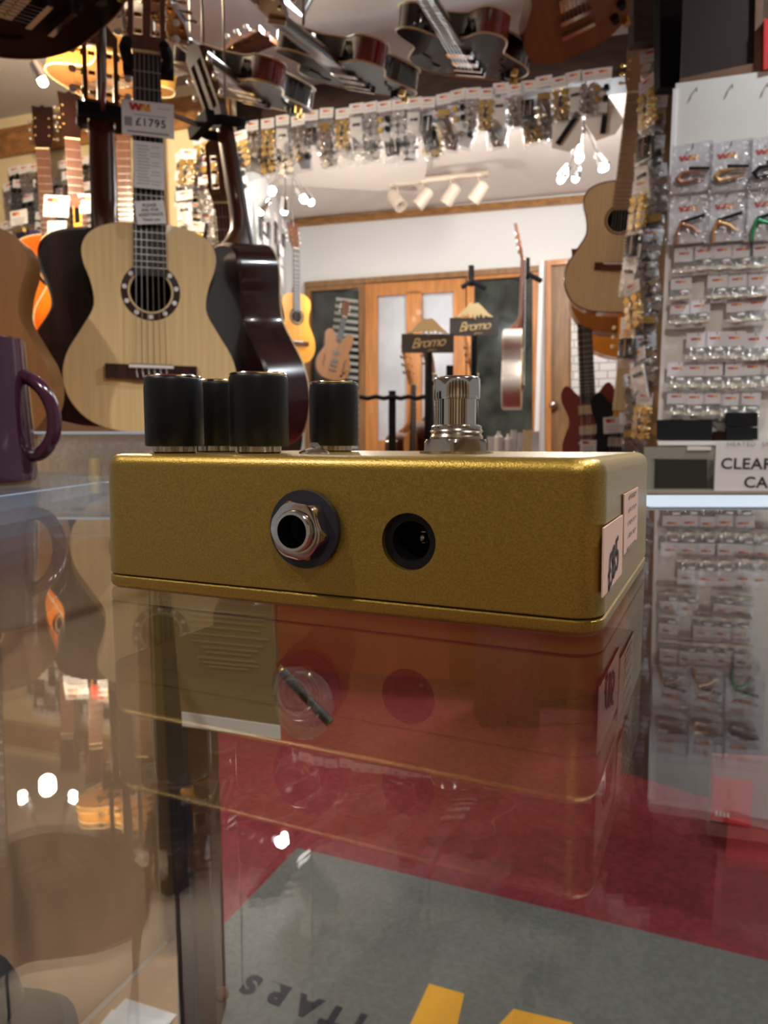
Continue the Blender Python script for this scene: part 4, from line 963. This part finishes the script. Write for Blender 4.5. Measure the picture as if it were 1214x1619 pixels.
# pouches on an upper shelf, papers on the lower one
m = MB(); m.T = T; m.box((-.66, .20, .55), (.80, .60, .02)); m.build('shelf', counterw, root)
o0 = Vector((P(30, 1640, .46).x, .46, .56))
root = empty('black_bag', o0, 'black zipped pouch at the bottom left corner, seen through the glass', 'bag')
so = [(x, y) for x, y in spline([(-.22, -.14), (.03, -.15), (.055, -.05), (.03, .025), (-.02, .042), (-.10, .03), (-.22, .03), (-.22, -.14)], 5)][:-1]
zb_ = P(60, 1560, .49).z - .56
m = MB(); m.loft([[Vector((x * s, y * s, z)) for x, y in so] for s, z in ((.92, 0), (1, .012), (1, zb_ * .55), (.93, zb_ * .9), (.7, zb_))]); m.build('pouch', bagblack, root)
m = MB(); m.tube([Vector((x * .985, y * .985, zb_ * .66)) for x, y in so], .0022, 6, closed=True); m.build('zip', steelm, root)
q = P(-30, 1560, .47); m = MB(); hh = (P(0, 1512, .47).z - .56) / 2; m.ball((q.x, .47, .56 + hh), hh, 10, (.45, .5, 1)); tag(m.build('dark_pouch', bagblack), 'rounded dark pouch at the left edge near the bottom, inside the counter', 'pouch')
for i, (qx, qy, rz) in enumerate([(205, 1600, -20), (190, 1616, -14)]):
    m = MB(); m.box((0, 0, 0), (.075, .05, .0008)); o = m.build('paper_slip', [card, paper][i]); o.matrix_world = Matrix.Translation(PZ(qx + 12, qy + 16, zs + .004 + .004 * i)) @ Matrix.Rotation(R(rz), 4, 'Z')
    tag(o, ['greyish paper slip lying under a whiter one on the counter shelf', 'bright white paper slip at the bottom edge inside the counter'][i], 'paper')
# leaflet hanging under the glass
LP = Plane(285, .60, 440, .575)
root = empty('leaflet_sheet', LP.mat(362, 960, 0), 'brown information leaflet with pale print seen through the glass beneath the pedal', 'leaflet')
T = root.matrix_world.inverted()
m = MB(); m.T = T; m.quad(LP(288, 1150), LP(443, 1171), LP(420, 800), LP(260, 800), .002); m.build('sheet', leaf, root)
m = MB(); m.T = T; m.quad(LP(288, 1148, .001), LP(443, 1169, .001), LP(442, 1148, .001), LP(287, 1126, .001), .001); m.build('pale_band', paper, root)
m = MB(); m.T = T
for i, (x0, x1, y) in enumerate([(300, 418, 962), (303, 420, 970), (300, 415, 978), (300, 410, 988), (302, 415, 1012), (318, 408, 1022), (325, 396, 1030), (312, 405, 1038), (320, 408, 1046), (330, 392, 1053), (300, 425, 1000)]):
    m.quad(LP(x0, y + 2, .001), LP(x1, y + 2 + (x1 - x0) * .09, .001), LP(x1, y - .5 + (x1 - x0) * .09, .001), LP(x0, y - .5, .001), .0005)
m.build('print_lines', mat('pale_print', (.29, .225, .15), .6), root)
# small black rod in a clear blister
root = empty('rod_in_blister', P(480, 1110, .52), 'black rod with a gold tip in clear plastic, under the glass beside the leaflet', 'blister pack'); T = Matrix.Translation(-P(480, 1110, .52))
m = MB(); m.T = T; m.tube([P(438, 1046, .52), P(446, 1062, .52)], .0022, 8); m.build('gold_tip', goldm, root)
m = MB(); m.T = T; tp0 = P(438, 1046, .52); m.tube([tp0, Vector((tp0.x, tp0.y, .99))], .0008, 5); m.build('cord', black, root)
m = MB(); m.T = T; m.tube([P(446, 1062, .52), P(522, 1143, .50)], .0036, 10); m.build('rod', black, root)
m = MB(); m.T = T; m.ball(P(482, 1115, .515), .021, 10, (1, .35, 1.25)); m.build('blister', acry, root)

m = MB(); yt_ = CH * F / 103; m.box((.72, (yt_ + yR) / 2, GZ + .0006), (1.14, yR - yt_, .0008)); tag(m.build('edge_strip', edgeg), 'pale blue strip imitating glow in the far edge of the glass top, right of the pedal', 'strip')  # flat strip added on top, its colour imitates the lit glass edge
# doormat on the floor
A = PZ(470, 1345, 0); B = PZ(1214, 1525, 0); Lc = PZ(345, 1460, 0)
e1 = (B - A).normalized(); e2 = Vector((e1.y, -e1.x, 0))
if e2.y > 0: e2 = -e2
root = empty('door_mat', A, 'grey shop door mat with dark GUITARS lettering and yellow blocks on the maroon floor', 'door mat')
def on(u, v, z=.008): return e1 * u + e2 * v + Vector((0, 0, z))
m = MB(); m.loft([[on(0, 0, z), on(1.5, 0, z), on(1.5, .95, z), on(0, .95, z)] for z in (0, .008)], smooth=False); m.build('mat_base', matg, root)
def uv(px, py): d = PZ(px, py, .008) - A; return d.dot(e1), d.dot(e2)
u0, v0 = uv(395, 1558); u1, v1 = uv(540, 1618)
# letters are upside down from here: reading direction = -e1, up = e2 (towards us)
zr = (-e1); yr = e2
def letter(s, px, py, size, mt):
    c = bpy.data.curves.new('mat_lettering', 'FONT'); c.body = s; c.size = size; c.align_x = 'CENTER'; c.align_y = 'CENTER'; c.extrude = .0006; c.offset = .0035; c.materials.append(mt)
    o = bpy.data.objects.new('mat_lettering', c); COL.objects.link(o); o = to_mesh_obj(o, 'mat_lettering'); o.parent = root
    u, v = uv(px, py); p = on(u, v, .0088); M = Matrix.Identity(4)
    for i in range(3): M[i][0] = zr[i]; M[i][1] = yr[i]; M[i][2] = (0, 0, 1)[i]; M[i][3] = p[i]
    o.matrix_local = M
for s, x, y in (('S', 398, 1556), ('R', 440, 1571), ('A', 486, 1590), ('T', 528, 1606), ('I', 568, 1618), ('U', 612, 1640)): letter(s, x, y, .062, matdark)
def blk(pts, nm='yellow_block'):
    m = MB(); q = [uv(*p) for p in pts]; m.loft([[on(u, v, z) for u, v in q] for z in (.0078, .0092)], smooth=False); m.build(nm, matyel, root)
blk([(678, 1556), (734, 1572), (716, 1652), (634, 1652)]); blk([(812, 1596), (905, 1618), (900, 1700), (770, 1640)])

# beige box with a red card at right on the floor
root = empty('pink_box', P(1180, 1335, 1.75), 'dull pinkish box with a square red label, under the glass at the right edge', 'box'); T = Matrix.Translation(-P(1180, 1335, 1.75))
m = MB(); m.T = T; m.quad(P(1120, 1320, 1.75), P(1300, 1345, 1.72), P(1300, 1205, 1.72), P(1130, 1196, 1.75), .02); m.build('carton', beige, root)
m = MB(); m.T = T; m.quad(P(1124, 1296, 1.74), P(1186, 1308, 1.73), P(1190, 1236, 1.73), P(1128, 1229, 1.74), .005); m.build('red_label', redbox, root)
m = MB(); m.T = T
for i in range(6): x = 1131 + i * 6; m.quad(P(x, 1289 + i, 1.735), P(x + 4, 1290 + i, 1.735), P(x + 3, 1283 + i, 1.735), P(x + 1, 1282 + i, 1.735), .001)
m.build('label_print', card, root)

# ================================================================== MUG AND CLEAR BOX
mc = PZ(-20, 767); D = mc.y; k = D / F
mc = PZ(-22, 766)
root = empty('purple_mug', mc, 'glossy purple mug with a curved handle at the left edge of the counter', 'mug')
m = MB(); hM = .128; r0 = .0425; r1 = .0365
m.lathe([(.0, .001), (r0 * .85, 0), (r0 * .97, .004), (r0, .012), (r1 + .0005, hM - .01), (r1, hM - .001), (r1 - .0015, hM), (r1 - .004, hM - .002), (r0 - .006, .010), (0, .008)], 48); m.build('cup', purple, root)
hp = [(r0 - .004, 0, .026), (r0 + .008, 0, .028), (r0 + .0185, 0, .042), (r0 + .0205, 0, .062), (r0 + .014, 0, .080), (r0 + .004, 0, .091), (r1 - .001, 0, .096)]
m = MB(); m.tube([Vector((x, y, z)) for x, y, z in spline(hp, 5)], .0062, 14); m.build('handle', purple, root)

root = empty('acrylic_tray', PZ(150, 752), 'clear acrylic display tray with dividers behind the mug and pedal', 'display tray'); o0 = PZ(150, 752)
T = Matrix.Translation(-o0); dD = o0.y
m = MB(); xw0 = PZ(64, 752).x; xw1 = (P(236, 752, dD)).x; hz = .048; xc = (xw0 + xw1) / 2 - o0.x; ww = xw1 - xw0
for y in (0, .07): m.box((xc, y, hz / 2), (ww, .003, hz))
for x in (xc - ww / 2, xc + ww / 2): m.box((x, .035, hz / 2), (.003, .07, hz))
m.build('walls', acry, root)
m = MB(); m.box((xc, .035, hz), (ww + .006, .078, .003)); m.build('lid', acry, root)
for y in (-.001, .072):
    m = MB(); m.box((xc, y, hz + .0005), (ww + .008, .003, .0025)); m.build('polished_edge', edgeg, root)
for j in range(7):
    x = xc - ww * .42 + j * ww * .14; m = MB(); m.box((x, .034, hz * .42), (.0025, .060, hz * .75)); m.build('divider', acry, root)
for j in range(6):
    x = xc - ww * .35 + j * ww * .14; m = MB(); m.cyl((x, .03, .004), (x, .03, .012 + .006 * (j % 3)), .007, .006, n=12); o = m.build('small_fitting', [chrome, goldm, cream][j % 3])
    o.matrix_world = Matrix.Translation(o0) @ o.matrix_world; tag(o, 'tiny %s fitting inside the clear tray, %s from the left' % (['chrome', 'gold', 'cream'][j % 3], ORD[j]), 'fitting', 'fittings in the clear tray')

# ================================================================== THE PEDAL
FR = PZ(948, 1014); FL = PZ(159, 927)
ex = (FR - FL).normalized(); W = (FR - FL).length; ey = Vector((-ex.y, ex.x, 0)); DEP = .094; HT = .0340; LID = .0034
PM = Matrix.Identity(4)
for i in range(3): PM[i][0] = ex[i]; PM[i][1] = ey[i]; PM[i][3] = FL[i]
pedal = empty('guitar_pedal', PM, 'gold metal effects pedal with black knobs, jack and power sockets on the glass counter', 'guitar pedal')
PI_ = PM.inverted()
def rr(x0, y0, x1, y1, r, z, n=8):
    out = []
    for cx, cy, a in ((x1 - r, y0 + r, -90), (x1 - r, y1 - r, 0), (x0 + r, y1 - r, 90), (x0 + r, y0 + r, 180)):
        for i in range(n + 1):
            t = R(a + 90 * i / n); out.append(Vector((cx + r * math.cos(t), cy + r * math.sin(t), z)))
    return out
def shell(spec, name, mt):
    m = MB()
    m.loft([rr(i, i, W - i, DEP - i, max(.0015, rad), z) for z, i, rad in spec]); return m.build(name, mt, pedal, sharp=50)
zt_ = HT; tp = .0003
body = shell([(LID + .0003, .0003, .006), (LID + .0006, .0, .0063), (zt_ - .0030, tp, .0062), (zt_ - .0018, tp + .0003, .0060), (zt_ - .0008, tp + .0010, .0055), (zt_ - .0002, tp + .0020, .0047), (zt_, tp + .0032, .0037)], 'enclosure', gold)
shell([(0, .0012, .005), (.0006, .0003, .006), (.0014, 0, .0063), (LID - .0004, 0, .0063), (LID - .0001, .0004, .006)], 'base_plate', gold)
shell([(LID - .0003, .0009, .0055), (LID + .0006, .0009, .0055)], 'seam', gold_d)
def face_pt(px, py, off=0):
    """point of the front face under an image position, in pedal coordinates"""
    d = ray(px, py); o = PI_ @ CAM; dd = PI_.to_3x3() @ d; t = (-off - o.y) / dd.y; return o + dd * t
def side_pt(px, py, off=0):
    d = ray(px, py); o = PI_ @ CAM; dd = PI_.to_3x3() @ d; t = (W + off - o.x) / dd.x; return o + dd * t
dc = face_pt(645, 857); jk = face_pt(484, 836)
# drill the sockets
cut = MB()
cut.cyl((dc.x, -.01, dc.z), (dc.x, .021, dc.z), .0060, n=48); cut.cyl((jk.x, -.01, jk.z), (jk.x, .012, jk.z), .0045, n=32)
co = cut.build('cutter', blackm, pedal)
md = body.modifiers.new('holes', 'BOOLEAN'); md.operation = 'DIFFERENCE'; md.object = co; md.solver = 'EXACT'
bpy.context.view_layer.update()
dg = bpy.context.evaluated_depsgraph_get(); me2 = bpy.data.meshes.new_from_object(body.evaluated_get(dg)); body.modifiers.clear(); body.data = me2
b_ = bmesh.new(); b_.from_mesh(me2)
for f_ in b_.faces: f_.smooth = True
for e_ in b_.edges: e_.smooth = not (len(e_.link_faces) == 2 and e_.calc_face_angle(0) > R(50))
b_.to_mesh(me2); b_.free()
wn = body.modifiers.new('even_shading', 'WEIGHTED_NORMAL'); wn.keep_sharp = True; wn.weight = 100
bpy.data.objects.remove(co)
# power socket
def ringy(m, r0, r1, y0, y1, c, n=40):
    a = [Vector((c.x + r0 * math.cos(2 * PI * i / n), y0, c.z + r0 * math.sin(2 * PI * i / n))) for i in range(n)]
    b = [Vector((c.x + r1 * math.cos(2 * PI * i / n), y0, c.z + r1 * math.sin(2 * PI * i / n))) for i in range(n)]
    a2 = [v + Vector((0, y1 - y0, 0)) for v in a]; b2 = [v + Vector((0, y1 - y0, 0)) for v in b]
    m.loft([a, b, b2, a2, a], cap=False)
m = MB(); ringy(m, .0059, .0042, .0016, .018, dc); m.cyl((dc.x, .0175, dc.z), (dc.x, .0185, dc.z), .0059, n=32); ps = m.build('power_socket', black, pedal)
m = MB(); m.cyl((dc.x, .0085, dc.z), (dc.x, .0178, dc.z), .0013, n=14); m.ball((dc.x, .0085, dc.z), .0013, 6); m.build('centre_pin', chrome, ps)
# jack: washer, hex nut, bushing with a dark bore
m = MB(); ringy(m, .0086, .0042, -.0013, 0, jk); m.build('washer', blackrub, pedal)
m = MB(); ringy(m, .0034, .0033, -.0005, .012, jk); m.cyl((jk.x, .010, jk.z), (jk.x, .011, jk.z), .0045, n=24); m.build('jack_bore', hollow, pedal)
m = MB(); n = 48; prof = []
def hexr(t, R_): a = (t + R(10)) % (PI / 3) - PI / 6; return R_ * math.cos(PI / 6) / math.cos(a)
def hr_(R_, y, cap=0, flat=None): return [Vector((jk.x + (min(hexr(2 * PI * i / n, R_), flat or 9)) * math.cos(2 * PI * i / n), y, jk.z + (min(hexr(2 * PI * i / n, R_), flat or 9)) * math.sin(2 * PI * i / n))) for i in range(n)]
def cr_(r, y): return [Vector((jk.x + r * math.cos(2 * PI * i / n), y, jk.z + r * math.sin(2 * PI * i / n))) for i in range(n)]
m.loft([hr_(.0070, -.0013), hr_(.0070, -.0036), hr_(.0070, -.0044, flat=.0063), cr_(.0056, -.0046), cr_(.0046, -.0046), cr_(.0046, -.0013)], cap=False); m.build('hex_nut', chrome, pedal, sharp=25)
m = MB(); m.loft([cr_(.0045, -.001), cr_(.0045, -.0056), cr_(.0042, -.0060), cr_(.0036, -.0060), cr_(.0034, -.0052), cr_(.0034, .011)], cap=False); m.build('bushing', chrome, pedal)
# knobs
def knob(px, D, r=.0075, h=.0185, gap=.0018, kb=chrome):
    c = PI_ @ Vector(((px - CX) / F * D, D, GZ)); m = MB(); c.z = HT
    b = MB(); b.lathe([(.0052, 0), (.0056, .0004), (.0056, gap + .0006), (.0050, gap + .001)], 48, c, rib=.05); base = b.build('knob_collar', nickel, pedal)
    m.lathe([(r * .96, gap), (r, gap + .0004), (r * 1.0, h - .0030), (r * .985, h - .0020)], 40, c); kn = m.build('knob', black, pedal)
    m = MB(); m.lathe([(r * .985, h - .0021), (r * .98, h - .0010), (r * .93, h - .0003), (r * .86, h), (0, h + .0001)], 40, c); m.build('knob_cap', black, kn)
    m = MB(); m.tube([c + Vector((r * .93 * math.cos(2 * PI * i / 40), r * .93 * math.sin(2 * PI * i / 40), h - .0002)) for i in range(40)], .00028, 6, closed=True); m.build('cap_rim', chrome, kn)
    m = MB(); m.box(c + Vector((r * .45, 0, h + .0002)), (r * .8, .0008, .0003)); m.build('pointer', paper, kn)
    return kn
knob(278, .192, h=.0199); knob(411, .188, r=.0076, h=.0202); knob(345, .216, h=.0208); knob(528, .226, h=.0212)
# foot switch
c = PI_ @ Vector(((721 - CX) / F * .186, .186, GZ)); c.z = HT
m = MB(); r6 = [Vector((c.x + .0088 * math.cos(2 * PI * i / 6 + .35), c.y + .0088 * math.sin(2 * PI * i / 6 + .35), 0)) for i in range(6)]
m.k = 0; m.lathe([(.0094, 0), (.0094, .0006), (.0060, .0008)], 40, c)
nn = 48
def hx(z, fl=9): return [Vector((c.x + min(.0090 * math.cos(PI / 6) / math.cos(((2 * PI * i / nn + .3) % (PI / 3)) - PI / 6), fl) * math.cos(2 * PI * i / nn), c.y + min(.0090 * math.cos(PI / 6) / math.cos(((2 * PI * i / nn + .3) % (PI / 3)) - PI / 6), fl) * math.sin(2 * PI * i / nn), c.z + z)) for i in range(nn)]
m.loft([hx(.0006), hx(.0028), hx(.0036, .0081)], smooth=True); m.build('switch_nut', nickel, pedal, sharp=25)
m = MB(); m.lathe([(.0066, .003), (.0068, .0042), (.0063, .0050), (.0068, .0056), (.0064, .0062), (.0064, .0068), (.0058, .0072)], 40, c); m.build('threaded_collar', nickel, pedal)
m = MB(); m.lathe([(.0050, .0060), (.0049, .0072), (.0049, .0135), (.0058, .0136), (.0059, .0142), (.0059, .0185), (.0056, .0190), (.0048, .0193), (0, .0193)], 40, c); m.build('foot_switch', chrome, pedal)
# LED bezel
c = PI_ @ Vector(((497 - CX) / F * .180, .180, GZ)); c.z = HT
m = MB(); m.lathe([(.0038, 0), (.0038, .0004), (.0030, .0010), (.0018, .0014)], 28, c); lb = m.build('led_bezel', chrome, pedal)
m = MB(); m.ball(c + Vector((0, 0, .0014)), .0015, 8); m.build('led', acry, lb)
# price stickers on the right side
def sticker(pts, nm, off=.0004):
    q = [side_pt(x, y, off) for x, y in pts]; m = MB(); e = Vector((.0001, 0, 0))
    m.add(q + [v - Vector((.0003, 0, 0)) for v in q], [(0, 1, 2, 3), (7, 6, 5, 4), (0, 4, 5, 1), (1, 5, 6, 2), (2, 6, 7, 3), (3, 7, 4, 0)], False)
    return m.build(nm, pinkp, pedal), q
s1, q1 = sticker([(953, 945), (983, 907), (985, 814), (955, 835)], 'price_sticker')
s2, q2 = sticker([(986, 878), (1007, 852), (1009, 770), (987, 782)], 'shop_sticker', .0003)
cq = sum(q1, Vector()) / 4
M = Matrix.Translation(cq + Vector((.0002, -.001, -.002))) @ Matrix.Rotation(R(90), 4, 'Z') @ Matrix.Rotation(R(-12), 4, 'Y')
t_ = text('price_lettering', '£85', .0100, ink, M, pedal, ext=.00005); t_.scale = (1, 1, 1)
cq = sum(q2, Vector()) / 4; m = MB()
rn = random.Random(5)
for i in range(5):
    for j in range(4): m.box(cq + Vector((.0003, -.006 + j * .004 + rn.uniform(-.0006, .0006), .006 - i * .003)), (.0001, rn.uniform(.001, .0028), .0006))
m.build('sticker_print', inkg, s2)

bpy.context.view_layer.update()
